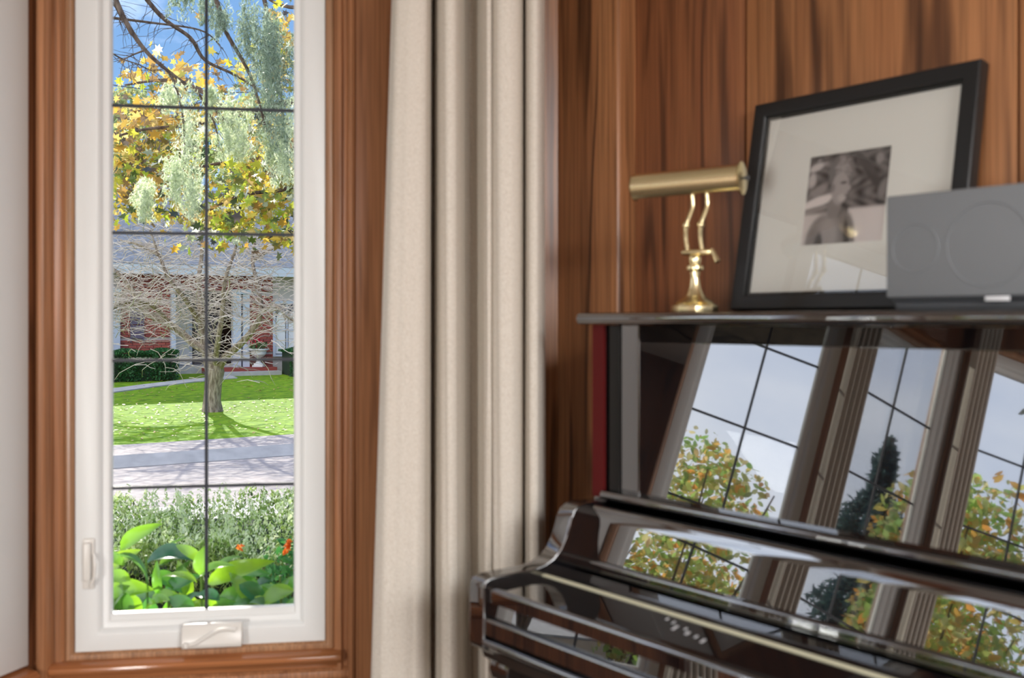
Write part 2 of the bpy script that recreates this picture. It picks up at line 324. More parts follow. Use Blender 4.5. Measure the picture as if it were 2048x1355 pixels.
# white fixed side panel between window 2 and the post
Fb = bows[0][1]
tag(obj('trim_18', MB().prism([(.142, -.05), (.142, -.004), (.30, -.004), (.304, 0), (.442, 0), (.448, -.004), (.448, -.05)], lambda p, q, h: Fb(p, q, h), .39, 2.235), WHITE, bevel=.001), kind='structure')
# walls
wf = MB(); lbox(wf, F1, -.43, .95, -.16, -.012, 0, .345); lbox(wf, F1, -.43, .95, -.16, -.004, 2.26, ZC); lbox(wf, F1, .335, .95, -.16, 0, .34, 2.27); lbox(wf, F1, -.42, -.34, -.16, -.06, .34, 2.27)
tag(obj('wall_front', wf, OAK), kind='structure')
lb = MB(); lbox(lb, F1, -.372, .48, -.004, .006, .0, .290)
tag(obj('baseboard_front', lb, OAKT, bevel=.001), kind='structure')
wl = MB()
for k in range(1, 5):
    seg(wl, M[k], M[k-1], 0, .345); seg(wl, M[k], M[k-1], 2.26, ZC)
    P, Q = M[k], M[k-1]; n = np.linalg.norm(Q-P); e = (Q-P)/n; hw = [.325, .345, .34, .305][k-1]; cu = [-.18, 0, 0, 0][k-1]; mid = (P+Q)/2
    if n/2+cu-hw > .01: seg(wl, P, mid+e*(cu-hw), .34, 2.27)
    if n/2-cu-hw > .01: seg(wl, mid+e*(cu+hw), Q, .34, 2.27, inset=.02)
seg(wl, POLY[0], M[4], 0, ZC)
tag(obj('wall_left', wl, OAKD), kind='structure')
# pilaster by the piano (the bay's end post) and the panelled piano wall
wb = MB(); seg(wb, FRONT_R, CORN, 0, ZC)
tag(obj('wall_corner', wb, OAKD), kind='structure')
pe = (PIE-CORN); pe /= np.linalg.norm(pe); FP = loc_fn(CORN, pe); pl_ = float(np.linalg.norm(PIE-CORN))
pil = MB().prism([(0, -.10), (0, -.004), (.012, 0), (pl_-.016, 0), (pl_-.006, .003), (pl_, -.004), (pl_+.002, -.012), (pl_+.002, -.10)], lambda p, q, h: FP(p, q, h), 0, ZC)
tag(obj('trim_17', pil, OAK, bevel=.002), kind='structure')
FW = loc_fn(PW, U)
bk = MB(); lbox(bk, FW, -.36, 4.2, -.18, -.012, 0, ZC)
wr = tag(obj('wall_right', bk, OAKD), kind='structure')
cuts = [-.34, .089, .722, 1.36, 2.0, 2.64, 3.3, 4.2]
for i in range(len(cuts)-1):
    obj('wall_panel', lbox(MB(), FW, cuts[i]+.003, cuts[i+1]-.003, -.012, 0, .10, ZC), OAKD if i == 0 else OAK, wr, bevel=.0015)
bb = MB(); lbox(bb, FW, -.33, 4.2, 0, .015, 0, .10); tag(obj('baseboard_right', bb, OAKT, bevel=.002), kind='structure')
wk = MB(); seg(wk, (RIGHT[0], RIGHT[1]), (RIGHT[0], -3.1), 0, ZC); tag(obj('wall_side', wk, OAKD), kind='structure')
wk = MB(); seg(wk, (RIGHT[0]+.1, -3.1), (M[4][0]-.1, -3.12), 0, ZC); tag(obj('wall_back', wk, OAKD), kind='structure')
# --- sash hardware
o = thing('window_latch', F1(-.283, 0, .62), 'almond sash lock lever on the left stile of the tall casement window', 'latch')
py = lambda y: HC-2.6*(y-638)/2000
obj('plate', lbox(MB(), F1, -.300, -.270, -.001, .007, py(1168), py(1068)), HARDW, o, bevel=.004)
lv = MB(); lbox(lv, F1, -.296, -.277, .006, .020, py(1150), py(1075)); obj('lever', lv, HARDW, o, bevel=.005)
lv = MB().tube([F1(-.270, .012, py(1098)), F1(-.266, .020, py(1118)), F1(-.267, .022, py(1140)), F1(-.276, .018, py(1160))], [.004, .004, .004, .004], 8); obj('finger_grip', lv, HARDW, o, smooth=True)
o = thing('crank_handle', F1(.02, 0, .40), 'almond folding crank on the bottom rail of the tall casement', 'crank')
obj('housing', MB().prism([(-.0, py(1288)), (.034, py(1288)), (.038, py(1280)), (.028, py(1250)), (.018, py(1242)), (0, py(1242))], lambda p, q, h: F1(h, p, q), -.052, .098), HARDW, o, bevel=.003)
P_ = [F1(-.040, .036, py(1281)), F1(-.015, .040, py(1275)), F1(.010, .040, py(1264)), F1(.032, .038, py(1255)), F1(.055, .036, py(1251)), F1(.083, .033, py(1254))]
obj('crank_arm', MB().tube(smooth_pts(P_, 4), .0055, 8), HARDW, o, smooth=True)
obj('crank_knob', MB().lathe([(.0, -.008), (.007, -.006), (.008, .0), (.007, .006), (0, .008)], F1(-.040, .040, py(1279)), 14), HARDW, o, smooth=True)

# ================================================================ curtains
def curtain(name, pts, z0, z1, flare, label, th=.004, group=None):
    """pts plan polyline (x,y,weight): weight x flare shifts with height"""
    P = smooth_pts(pts, 7); nz = 40; vs = []; n = len(P)
    for j in range(nz+1):
        h = j/nz; z = z0+(z1-z0)*h
        for i, p in enumerate(P):
            w = p[2]; a = .0022*math.sin(i*.9+h*5)*(1-h)
            vs.append((p[0]+w*flare*(.5-h)+a, p[1]+a, z))
    fs = [(j*n+i, j*n+i+1, (j+1)*n+i+1, (j+1)*n+i) for j in range(nz) for i in range(n-1)]
    mb = MB().add(vs, fs); o = obj(name, mb, LINEN, smooth=False); o.data.shade_smooth()
    s = o.modifiers.new('thick', 'SOLIDIFY'); s.thickness = th
    return tag(o, label, 'curtain', group)
cp = [(766, 2.37, 1), (774, 2.335, 1), (800, 2.325, .8), (830, 2.325, .5), (848, 2.335, .25), (857, 2.375, .1), (863, 2.425, 0), (870, 2.415, 0), (880, 2.36, 0), (894, 2.335, 0), (910, 2.338, 0), (920, 2.37, 0), (928, 2.42, 0), (942, 2.44, 0), (957, 2.42, 0), (968, 2.37, 0), (977, 2.345, 0), (981, 2.36, 0), (981.5, 2.41, 0), (984, 2.41, 0), (987, 2.36, 0), (998, 2.335, 0), (1020, 2.33, 0), (1038, 2.345, 0), (1045, 2.385, 0), (1051, 2.385, 0), (1059, 2.345, 0), (1072, 2.335, 0), (1083, 2.36, 0), (1087, 2.42, 0)]
curtain('curtain', [((a-1024)/2000*(2.34+(b-2.34)*1.5), 2.34+(b-2.34)*1.5, c) for a, b, c in cp], .02, 2.42, -.075, 'full length cream linen curtain hanging in folds between window and piano')
rod = MB().tube([(-.42, 2.40, 2.43), (.12, 2.40, 2.43)], .012, 12); obj_r = obj('curtain_rod', rod, BLACKFR, smooth=True); tag(obj_r, 'dark curtain rod above the cream linen curtain', 'rod')
def side_curtain(j, label):
    P = M[j]; e = (M[j-1]-M[j+1]); e /= np.linalg.norm(e); F = loc_fn(P, e); pts = []
    for k in range(19):
        u = -.052+.104*k/18; w = .075+(.020 if k % 4 < 2 else -.015)*(1 if k % 2 else .75); x, y, _ = F(u, w, 0); pts.append((x, y, 0))
    curtain('curtain', pts, .02, 2.42, 0, label)
    r = MB().tube([F(-.09, .075, 2.43), F(.09, .075, 2.43)], .012, 10); tag(obj('curtain_rod', r, BLACKFR, smooth=True), 'dark curtain rod above the '+label.split(',')[0], 'rod')
side_curtain(1, 'narrow linen curtain at the first bay post, mirrored in the piano lacquer')
side_curtain(2, 'narrow linen curtain at the second bay post, mirrored in the piano lacquer')
side_curtain(3, 'narrow linen curtain at the third bay post, mirrored in the piano lacquer')

# ================================================================ piano
piano = thing('upright_piano', (*(A+.75*U-.02*NN), 0), 'glossy black upright piano with leaning music panel against the wood wall', 'piano')
def FPn(t, z, s): p = A+s*U+t*NN; return (p[0], p[1], z)
def prof(name, poly, s0, s1, m=LACQ, bevel=.0, parent=piano, smooth=True, **k):
    o = obj(name, MB().prism(poly, FPn, s0, s1), m, parent, smooth=smooth, bevel=bevel, **k)
    wn = o.modifiers.new('face_normals', 'WEIGHTED_NORMAL'); wn.keep_sharp = True; wn.weight = 100
    return o
def arcp(cx, cz, r, a0, a1, n=6): return [(cx+r*math.cos(math.radians(a0+(a1-a0)*i/n)), cz+r*math.sin(math.radians(a0+(a1-a0)*i/n))) for i in range(n+1)]
LEN = 1.48
# lid with rounded front edge
prof('lid', [(-.36, 1.239), (.006, 1.239)]+arcp(.010, 1.2515, .0125, -90, 90, 10)+[(-.36, 1.264)], -.028, LEN+.03)
# cheeks of the upper case
prof('side_panel', [(-.34, 0.0), (-.006, 0.0), (-.006, 1.238), (-.34, 1.238)], 0, .037, LACQ, .001)
prof('red_strip', [(-.006, .866), (0.002, .866), (0.002, 1.238), (-.006, 1.238)], .001, .0365, REDF, .001, label='deep red vertical strip at the left end of the case')
prof('pillar', [(-.30, .86), (0, .86), (0, 1.238), (-.30, 1.238)], .050, .082, LACQD, .004)
prof('inner_cheek', [(-.30, .86), (-.004, .86), (-.004, 1.238), (-.30, 1.238)], .084, .135, LACQ, .002)
prof('gap_filler', [(-.30, .86), (-.03, .86), (-.03, 1.238), (-.30, 1.238)], .037, .050, LACQD)
prof('side_panel', [(-.34, 0.0), (0, 0.0), (0, 1.238), (-.34, 1.238)], LEN-.045, LEN, LACQ, .001)
prof('back_board', [(-.34, .05), (-.32, .05), (-.32, 1.235), (-.34, 1.235)], .037, LEN-.045, LACQD)
th = math.tan(math.radians(12)); PB = (-.017, .885)
prof('music_panel', [PB, (PB[0]-th*.352, 1.237), (PB[0]-th*.352-.02, 1.237), (PB[0]-.02, .885)], .135, LEN-.045)
prof('music_shelf', [(-.06, .866), (.016, .866)]+arcp(.016, .876, .010, -90, 90, 6)+[(-.06, .886)], .049, LEN-.05)
# arms at both ends of the keyboard
ARM = [(-.006, .575), (-.006, .860), (.06, .864), (.082, .860), (.097, .851), (.107, .834), (.113, .815), (.121, .797), (.134, .777), (.152, .761), (.178, .751), (.21, .747), (.29, .748), (.318, .747), (.330, .742), (.335, .730), (.335, .640), (.337, .622), (.332, .610), (.312, .602), (.306, .594), (.300, .578), (.29, .575)]
prof('arm', ARM, 0, .046, LACQ, .004)
prof('arm', ARM, LEN-.046, LEN, LACQ, .004)
s0, s1 = .0462, LEN-.0462
prof('desk_board', [(.020, .735), (.020, .842)]+arcp(.038, .842, .016, 170, 10, 10)+[(.0605, .832), (.0805, .756)]+arcp(.0865, .749, .0085, 55, -10, 6)+[(.0965, .735)], s0, s1)
prof('fallboard_back', [(.0968, .715), (.0968, .731), (.176, .731), (.176, .715)], s0, s1)
prof('hinge', [(.1755, .722), (.1755, .7335), (.186, .7335), (.186, .722)], s0, s1, HINGE_SHEEN, .001, label='long brass hinge with its sky reflection painted in as pale cream')
prof('fallboard_front', [(.1863, .70), (.1863, .731), (.314, .731)]+arcp(.316, .723, .008, 90, 0, 6)+[(.324, .702)], s0, s1)
prof('key_slip', [(.20, .66), (.20, .6995), (.314, .6995), (.318, .672), (.318, .66)], s0, s1)
prof('key_slip_rail', [(.20, .634), (.20, .6595), (.3185, .6595), (.320, .668)]+arcp(.3245, .6665, .0065, 120, 0, 6)+[(.331, .640), (.324, .634)], s0, s1)
prof('key_bed', [(-.0, .575), (-.0, .6335), (.330, .6335)]+arcp(.331, .626, .0072, 90, -60, 6)+[(.318, .606), (.306, .600), (.300, .578)], s0, s1)
# legs with a curved console, lower panel, plinth
LEGP = [(.285, .5745), (.290, .555), (.283, .535), (.262, .520), (.250, .500), (.247, .47), (.250, .40), (.245, .20), (.242, .12), (.250, .10), (.262, .085), (.262, .03), (.20, .03), (.20, .085), (.207, .12), (.207, .40), (.200, .45), (.185, .49), (.16, .52), (.13, .535), (.12, .5745)]
for a, b in ((.004, .062), (LEN-.062, LEN-.004)): prof('leg', LEGP, a, b, LACQ, .004)
for a, b in ((0, .055), (LEN-.055, LEN)): prof('toe', [(-.006, 0), (.30, 0), (.315, .012), (.312, .028), (-.006, .0295)], a, b, LACQ, .002)
prof('lower_panel', [(-.03, .09), (-.012, .09), (-.012, .574), (-.03, .574)], .046, LEN-.046)
prof('plinth', [(-.05, .0), (-.004, .0), (-.004, .088), (-.05, .088)], .056, LEN-.056, LACQ, .002)
# pale flecks in the fallboard's lacquer
mk = MB()
for (ps, pt, dl, wd) in ((.405, .205, .010, .002), (.425, .21, .014, .0016), (.444, .225, .024, .0024), (.462, .222, .012, .0018), (.478, .235, .016, .0028), (.500, .240, .012, .0022), (.520, .245, .018, .0024)):
    a0 = np.array([ps, pt]); a1 = a0+np.array([.35, .94])*dl; w = np.array([.94, -.35])*wd
    q = [a0-w, a0+w, a1+w, a1-w]; lo = [FPn(t, .7311, s) for s, t in q]; hi = [FPn(t, .7315, s) for s, t in q]; mk.hexa(lo+hi)
obj('pale_flecks', mk, MARK, piano, label='faint pale flecks on the closed fallboard')

# ================================================================ brass lamp
ZL = 1.2645
LP = np.array([.386, 2.111]); le = np.array([.865, -.50]); le /= np.linalg.norm(le); FL = loc_fn(LP, le)
lamp = thing('piano_lamp', (*LP, ZL), 'small polished brass piano lamp with trough shade on twin curved arms', 'lamp')
# octagonal stepped foot
def octa(mb, r, z0, z1, r2=None):
    r2 = r2 or r; n = 8; k = [math.radians(22.5+45*i) for i in range(n)]
    return mb.add([FL(r*math.cos(a), r*math.sin(a), z0) for a in k]+[FL(r2*math.cos(a), r2*math.sin(a), z1) for a in k], [tuple(range(n-1, -1, -1)), tuple(range(n, 2*n))]+[(i, (i+1) % n, n+(i+1) % n, n+i) for i in range(n)])
obj('base', octa(octa(MB(), .049, ZL, ZL+.014), .046, ZL+.0141, ZL+.020, .040), BRASS, lamp, bevel=.0012)
obj('bell', MB().lathe([(.040, .0201), (.036, .024), (.026, .030), (.017, .040), (.0125, .052), (.0105, .064), (.0095, .072)], (*LP, ZL), 32), BRASS, lamp, smooth=True)
obj('stem', MB().lathe([(.009, .0722), (.010, .080), (.0105, .086), (.017, .089), (.0185, .0935), (.017, .098), (.011, .101), (.0125, .107), (.0135, .113), (.0115, .119), (.007, .122)], (*LP, ZL), 32), BRASS, lamp, smooth=True)
zc = ZL+.127
obj('crossbar', MB().tube([FL(-.028, 0, zc), FL(-.022, 0, zc), FL(.030, 0, zc), FL(.036, 0, zc)], [.005, .0065, .0065, .005], 12), BRASS, lamp, smooth=True)
lv = MB().tube([FL(.037, 0, zc+.005), FL(.044, .004, zc-.006), FL(.052, .008, zc-.022)], [.004, .0045, .006], 10); obj('tilt_lever', lv, BRASS, lamp, smooth=True)
top = ZL+.262
for du in (-.016, .016):
    pts = smooth_pts([FL(du, 0, zc+.004), FL(du-.002, .006, zc+.03), FL(du+.001, .012, zc+.056), FL(du+.006, .004, zc+.078), FL(du+.010, -.004, zc+.10), FL(du+.009, -.002, top-.004)], 5)
    am = obj('arm', MB().tube(pts, .0045, 10), BRASS, lamp, smooth=True)
    obj('ball_joint', MB().lathe([(0, -.0075), (.005, -.0058), (.0073, -.002), (.0073, .002), (.005, .0058), (0, .0075)], FL(du+.001, .012, zc+.056), 14), BRASS, am, smooth=True)
# trough shade: an open arc with thickness, mouth turned down and forward
u0, u1 = -.135, .098; zc2 = top+.012; R = .0295
def arc_shade(r0, r1, a0, a1, n=24):
    o = [(r1*math.cos(math.radians(a0+(a1-a0)*i/n)), r1*math.sin(math.radians(a0+(a1-a0)*i/n))) for i in range(n+1)]
    return o+[(r0*math.cos(math.radians(a0+(a1-a0)*i/n)), r0*math.sin(math.radians(a0+(a1-a0)*i/n))) for i in range(n, -1, -1)]
tiltz = lambda u: zc2+(u-.0)*.02
sh = obj('lamp_shade', MB().prism(arc_shade(R-.0012, R, -62, 205), lambda p, q, h: FL(h, p, tiltz(h)+q), u0, u1), BRASS, lamp, smooth=True)
obj('shade_lining', MB().prism(arc_shade(R-.0022, R-.0013, -61, 204), lambda p, q, h: FL(h, p, tiltz(h)+q), u0+.002, u1-.002), SHADEIN, sh, smooth=True)
for uu, rr, th_ in ((u0, R-.0002, .003), (u1, R+.005, .006)):
    obj('end_cap', MB().lathe([(rr*.9, 0), (rr, th_*.3), (rr, th_*.7), (rr*.9, th_)], FL(uu-(th_ if uu < 0 else 0), 0, tiltz(uu)), 28, ax=(le[0], le[1], .02)), BRASSH, sh, smooth=True)
obj('lamp_tube', MB().lathe([(.006, 0), (.0085, .004), (.0085, .19), (.006, .194)], FL(u0+.015, .002, tiltz(u0)-.006), 16, ax=(le[0], le[1], .02)), plain('frosted_bulb', (.55, .66, .74), .25), lamp, smooth=True)
obj('switch_knob', MB().lathe([(.003, 0), (.003, .006), (.005, .007), (.005, .012)], FL(u1+.006, 0, tiltz(u1)), 12, ax=(le[0], le[1], 0)), SPKB, lamp, smooth=True)

# ================================================================ framed photograph
FR = dict(x=.494, y=2.264, beta=-51.9, w=.5315, h=.4825, lean=10.7)
bx = math.radians(FR['beta']); fe = Vector((math.cos(bx), math.sin(bx), 0)); fnh = Vector((fe.y, -fe.x, 0))
ln = math.radians(FR['lean']); fu = (Vector((0, 0, 1))*math.cos(ln)-fnh*math.sin(ln)); fn = fe.cross(fu)
if fn.dot(Vector((0, -1, 0))) < 0: fn = -fn
F0 = Vector((FR['x'], FR['y'], 1.2715)); fw, fh = FR['w'], FR['h']
def FF(u, w, v): return tuple(F0+fe*u+fn*w+fu*v)
pf = thing('picture_frame', F0+fe*fw/2, 'large black picture frame with wide cream mat leaning on the wood wall', 'picture frame')
bw = .034
def ring(u0, u1, v0, v1, pr):
    return rect_ring(lambda u, w, z: FF(u, w, z), u0, u1, v0, v1, pr)
obj('frame', ring(0, fw, 0, fh, [(0, -.030), (0, 0), (.003, .003), (bw-.003, .003), (bw, 0), (bw, -.008), (bw+.006, -.008), (bw+.006, -.030)]), BLACKFR, pf, bevel=.0008)
mbx = MB(); 
def fbox(mb, u0, u1, v0, v1, w0, w1): return mb.hexa([FF(u0, w1, v0), FF(u1, w1, v0), FF(u1, w0, v0), FF(u0, w0, v0), FF(u0, w1, v1), FF(u1, w1, v1), FF(u1, w0, v1), FF(u0, w0, v1)])
pu0, pu1, pv0, pv1 = fw*.30, fw*.665, fh*.295, fh*.705
mm = MB()
for q in ((bw, fw-bw, bw, pv0), (bw, fw-bw, pv1, fh-bw), (bw, pu0, pv0, pv1), (pu1, fw-bw, pv0, pv1)): fbox(mm, *q, -.016, -.013)
obj('mat_board', mm, MATB, pf)
obj('backing', fbox(MB(), bw-.002, fw-bw+.002, bw-.002, fh-bw+.002, -.026, -.0185), SPKB, pf)
obj('glass_pane', fbox(MB(), bw-.001, fw-bw+.001, bw-.001, fh-bw+.001, -.0065, -.0045), PICG, pf)
# the print: a toned black and white photograph, coloured point by point on a flat sheet
n = 110; uu, vv = np.meshgrid(np.linspace(0, 1, n), np.linspace(0, 1, n))   # vv down
def blob(u, v, cu, cv, ru, rv, soft=.25, rot=0):
    c, s = math.cos(rot), math.sin(rot); du, dv = u-cu, v-cv; a = (du*c+dv*s)/ru; b = (-du*s+dv*c)/rv; r = np.sqrt(a*a+b*b); return np.clip((1-r)/soft+.5, 0, 1)
tone = .16+.10*np.sin(uu*31+3*np.sin(vv*17))*np.cos(vv*27)+.0*uu
for k in range(70):
    a, b = rng.random(2); sgn = .16 if a < .3 else .05
    tone = tone+(rng.random()*.9)*sgn*blob(uu, vv, a, b*.55, .02+.05*rng.random(), .015+.04*rng.random(), .8, 2.2)
def mixt(t, m, v): return t*(1-m)+v*m
for (cu, cv, ru, rv, ro, v) in ((.10, .13, .10, .04, -.3, .62), (.06, .27, .05, .08, 0, .55), (.16, .40, .12, .05, -.5, .35), (.80, .30, .28, .05, .9, .10), (.70, .15, .2, .04, .8, .12), (.86, .12, .04, .06, 0, .34), (.93, .45, .05, .1, .2, .28)):
    tone = mixt(tone, blob(uu, vv, cu, cv, ru, rv, .6, ro), v)
tone = mixt(tone, np.clip((vv-.60-.06*uu*0)/.04, 0, 1)*(uu > .55), .72)
tone = mixt(tone, blob(uu, vv, .16, .52, .24, .055, .5, -.25), .78); tone = mixt(tone, blob(uu, vv, .13, .60, .2, .03, .5, -.15), .35)
tone = mixt(tone, np.clip((vv-.62)/.05, 0, 1)*(uu < .3), .66)
tone = mixt(tone, blob(uu, vv, .28, .98, .23, .32, .18), .30); tone = mixt(tone, blob(uu, vv, .50, 1.0, .16, .36, .18), .26)
tone = mixt(tone, blob(uu, vv, .33, .90, .13, .2, .7), .42); tone = mixt(tone, blob(uu, vv, .22, 1.0, .05, .14, .5), .14); tone = mixt(tone, blob(uu, vv, .56, .93, .035, .2, .5, -.15), .10)
tone = mixt(tone, blob(uu, vv, .37, .60, .085, .12, .3), .30)
tone = mixt(tone, blob(uu, vv, .42, .22, .155, .20, .2), .24)       # hair
for k in range(26):
    a = rng.random()*6.28; tone = mixt(tone, blob(uu, vv, .42+.12*math.cos(a)*rng.random(), .17+.12*math.sin(a)*rng.random(), .035, .012, .6, a)*.7, .42)
tone = mixt(tone, blob(uu, vv, .42, .39, .105, .18, .2), .44)       # face in profile
tone = mixt(tone, blob(uu, vv, .525, .40, .025, .03, .4, .5), .44); tone = mixt(tone, blob(uu, vv, .46, .335, .04, .016, .6), .16)
tone = mixt(tone, blob(uu, vv, .50, .475, .03, .012, .6), .20); tone = mixt(tone, blob(uu, vv, .335, .38, .022, .045, .5), .30)
tone = mixt(tone, blob(uu, vv, .455, .50, .05, .04, .7)*.6, .62)
tone = np.clip(tone, .02, .9)
V = [FF(pu0-.002+(pu1-pu0+.004)*a, -.0165, pv1+.002-(pv1-pv0+.004)*b) for b in np.linspace(0, 1, n) for a in np.linspace(0, 1, n)]
Fq = [(j*n+i, (j+1)*n+i, (j+1)*n+i+1, j*n+i+1) for j in range(n-1) for i in range(n-1)]
m_, n_, l_, b_ = mat('toned_print'); at = n_.new('ShaderNodeVertexColor'); at.layer_name = 'print'; l_.new(at.outputs[0], b_.inputs['Base Color']); setp(b_, Roughness=.6)
pr = obj('photograph', MB().add(V, Fq), m_, pf, label='toned black and white print of a bare-shouldered young child')
ca = pr.data.color_attributes.new('print', 'FLOAT_COLOR', 'POINT'); tl = tone.reshape(-1)**1.15
ca.data.foreach_set('color', np.stack([tl*1.05, tl*.93, tl*.90, np.ones_like(tl)], 1).astype(np.float32).reshape(-1))

# ================================================================ speaker
SP = A+.669*U+.050*(-NN)*0-.045*NN; FS = loc_fn(SP, U); sz0 = ZL; sz1 = 1.457; sl_ = .52
spk = thing('centre_speaker', FS(sl_/2, -.09, ZL), 'long grey grille-fronted speaker lying on the piano lid before the picture', 'speaker')
obj('cabinet', lbox(MB(), FS, 0.003, sl_-.003, -.20, -.012, sz0+.014, sz1), SPKB, spk, bevel=.004)
grl = MB(); lbox(grl, FS, 0, sl_, -.0115, 0, sz0+.022, sz1); obj('grille', grl, SPK, spk, bevel=.003)
obj('foot_rail', lbox(MB(), FS, .012, sl_-.012, -.19, -.008, sz0, sz0+.0138), SPKB, spk, bevel=.002)
for cu, r in ((.052, .040), (.172, .066), (.40, .066)):
    obj('driver_ring', MB().tube([Vector(FS(cu+r*math.cos(t), .0002, (sz0+sz1)/2+.006+r*math.sin(t))) for t in np.linspace(0, 6.2832, 37)], .0012, 6), SPK, spk, smooth=True)
obj('badge', lbox(MB(), FS, .168, .206, -.001, .0015, sz0+.0142, sz0+.0212), BADGE, spk, bevel=.0005)

# ================================================================ outside: ground, road, lawn
S1 = np.array([.853, .521]); S2 = np.array([-.521, .853])
def ST(a, b, z): p = S1*a+S2*b; return (p[0], p[1], z)
def d_at(px, b): k = (px-1024)/2000; return b/(.853-.521*k)
def a_at(px, b): k = (px-1024)/2000; return d_at(px, b)*(.853*k+.521)
def gz(b):   # ground height along the distance from the house we stand in
    return float(np.interp(b, [-60, 11, 14.2, 14.22, 14.45, 15.6, 19, 24, 27, 60], [-.75, -.75, -.75, -.63, -.61, -.60, -.53, -.31, -.19, -.1]))
def strip(name, b0, b1, m, a0=-60, a1=70, nb=6, lift=0., th=.3, jit=0):
    bs = sorted(set([b0, b1]+[b for b in (11, 15.6, 19, 24, 27) if b0 < b < b1])); top = [(b, gz(b)+lift) for b in bs]
    poly = [(b, z) for b, z in top]+[(b1, gz(b1)-th), (b0, gz(b0)-th)]
    return tag(obj(name, MB().prism(poly, lambda p, q, h: ST(h, p, q), a0, a1), m), kind='structure')
gp = MB().prism([(p[0], p[1]) for p in [(-70, -40), (70, -40), (70, 90), (-70, 90)]], lambda p, q, h: (p, q, h), -1.6, -1.2)
tag(obj('ground', gp, SOIL), kind='structure')
strip('planting_bed', -45, 9.6, SOIL, lift=-.02)
strip('footpath', 9.6, 11.0, CONC, lift=.01)
strip('road', 11.0, 14.2, ROAD)
strip('kerb', 14.2, 14.42, CONC, lift=.01)
strip('sidewalk', 14.42, 15.6, ROAD)
strip('lawn', 15.6, 27.6, GRASS, th=.5)
strip('far_ground', 27.6, 62, GRASS, th=.5)
# the path that crosses the lawn to the steps
mb = MB(); pp = [(a_at(150, 22.6), 22.6), (a_at(217, 23.4), 23.35), (a_at(300, 24.2), 24.2), (a_at(380, 24.9), 25.0), (a_at(470, 25.6), 25.7)]
pl = []; pr_ = []
for a, b in pp: pl.append((a, b-.33)); pr_.append((a, b+.33))
for i in range(len(pp)-1):
    q = [pl[i], pl[i+1], pr_[i+1], pr_[i]]; mb.hexa([ST(a, b, gz(b)-.05) for a, b in q]+[ST(a, b, gz(b)+.025) for a, b in q])
tag(obj('garden_path', mb, CONC), kind='structure')
# ---------------------------------------------------------------- numpy leaf cards
def cards(P, size, shape, jit=.35, up=None, upw=0., dirn=None):
    """P (n,3) centres; shape: list of 2-D outline points; random orientation"""
    n = len(P); k = len(shape); sh = np.array(shape)
    q = rng.normal(size=(n, 3)); 
    if up is not None: q = q*(1-upw)+np.array(up)*upw*2
    q /= np.linalg.norm(q, axis=1)[:, None]
    r = rng.normal(size=(n, 3))
    if dirn is not None: r = r*.35+dirn
    r -= q*(r*q).sum(1)[:, None]; r /= np.linalg.norm(r, axis=1)[:, None]; t = np.cross(q, r)
    s = size*(1+jit*(rng.random(n)*2-1))
    V = P[:, None, :]+(r[:, None, :]*sh[None, :, 0, None]+t[:, None, :]*sh[None, :, 1, None])*s[:, None, None]
    if k >= 5:   # cup the blade a little
        V = V+q[:, None, :]*(np.abs(sh[:, 1])*.25)[None, :, None]*s[:, None, None]
    F = np.arange(n*k).reshape(n, k)
    return V.reshape(-1, 3), F
DIA = [(-.5, 0), (0, -.28), (.5, 0), (0, .28)]
NEED = [(-.5, 0), (0, -.05), (.5, 0), (0, .05)]
MAPLE = [(-.5, 0), (-.28, -.12), (-.30, -.42), (-.02, -.22), (.14, -.50), (.20, -.16), (.55, 0), (.20, .16), (.14, .50), (-.02, .22), (-.30, .42), (-.28, .12)]
OVAL = [(-.5, 0), (-.2, -.22), (.15, -.24), (.5, 0), (.15, .24), (-.2, .22)]
def leafobj(name, P, size, shape, m, parent=None, **k):
    V, F = cards(np.asarray(P, float), size, shape, **{a: b for a, b in k.items() if a in ('jit', 'up', 'upw', 'dirn')})
    return obj(name, (V, F), m, parent, kind='stuff')
def blobpts(n, blobs, shell=.55):
    """points in ellipsoids (c, r) biased to the shell"""
    w = np.array([b[1][0]*b[1][1]*b[1][2] for b in blobs])**.66; idx = rng.choice(len(blobs), n, p=w/w.sum())
    c = np.array([b[0] for b in blobs])[idx]; r = np.array([b[1] for b in blobs])[idx]
    d = rng.normal(size=(n, 3)); d /= np.linalg.norm(d, axis=1)[:, None]
    return c+d*r*(shell+(1-shell)*rng.random(n)**.5)[:, None]
L_HEDGE = leafy('boxwood_leaf', [(.015, .07, .02), (.03, .13, .04), (.05, .19, .05), (.02, .09, .03)], .25)
L_MAPLE = leafy('maple_leaf_mix', [(.34, .46, .04), (.66, .60, .06), (.06, .08, .04), (.80, .52, .08), (.48, .60, .06), (.05, .06, .07), (.16, .24, .04), (.82, .84, .74)], .5, tcol=1.08)
L_MAPLEY = leafy('maple_leaf_gold', [(.80, .50, .07), (.88, .72, .30), (.45, .26, .06), (.08, .08, .09), (.78, .44, .06), (.22, .22, .06), (.80, .62, .12)], .5, tcol=1.08)
L_SPR = leafy('spruce_needle', [(.46, .52, .32), (.66, .72, .48), (.32, .38, .24), (.84, .86, .66)], .5, tcol=1.5)
L_SPRD = leafy('spruce_needle_dark', [(.20, .28, .19), (.38, .46, .33), (.12, .17, .12), (.52, .60, .46)], .45, tcol=1.3)
L_FAR = leafy('far_foliage', [(.40, .46, .20), (.26, .34, .12), (.55, .55, .26), (.34, .40, .22), (.62, .52, .24)], .4)
L_FARG = leafy('far_foliage_green', [(.09, .17, .06), (.15, .26, .08), (.06, .11, .05), (.24, .34, .14)], .4)
L_PINK = leafy('far_foliage_russet', [(.42, .20, .17), (.50, .34, .28), (.30, .22, .22), (.55, .46, .42)], .4)
L_BOXN = leafy('hedge_leaf', [(.14, .25, .05), (.28, .42, .09), (.44, .54, .16), (.05, .09, .03)], .5, tcol=1.35)
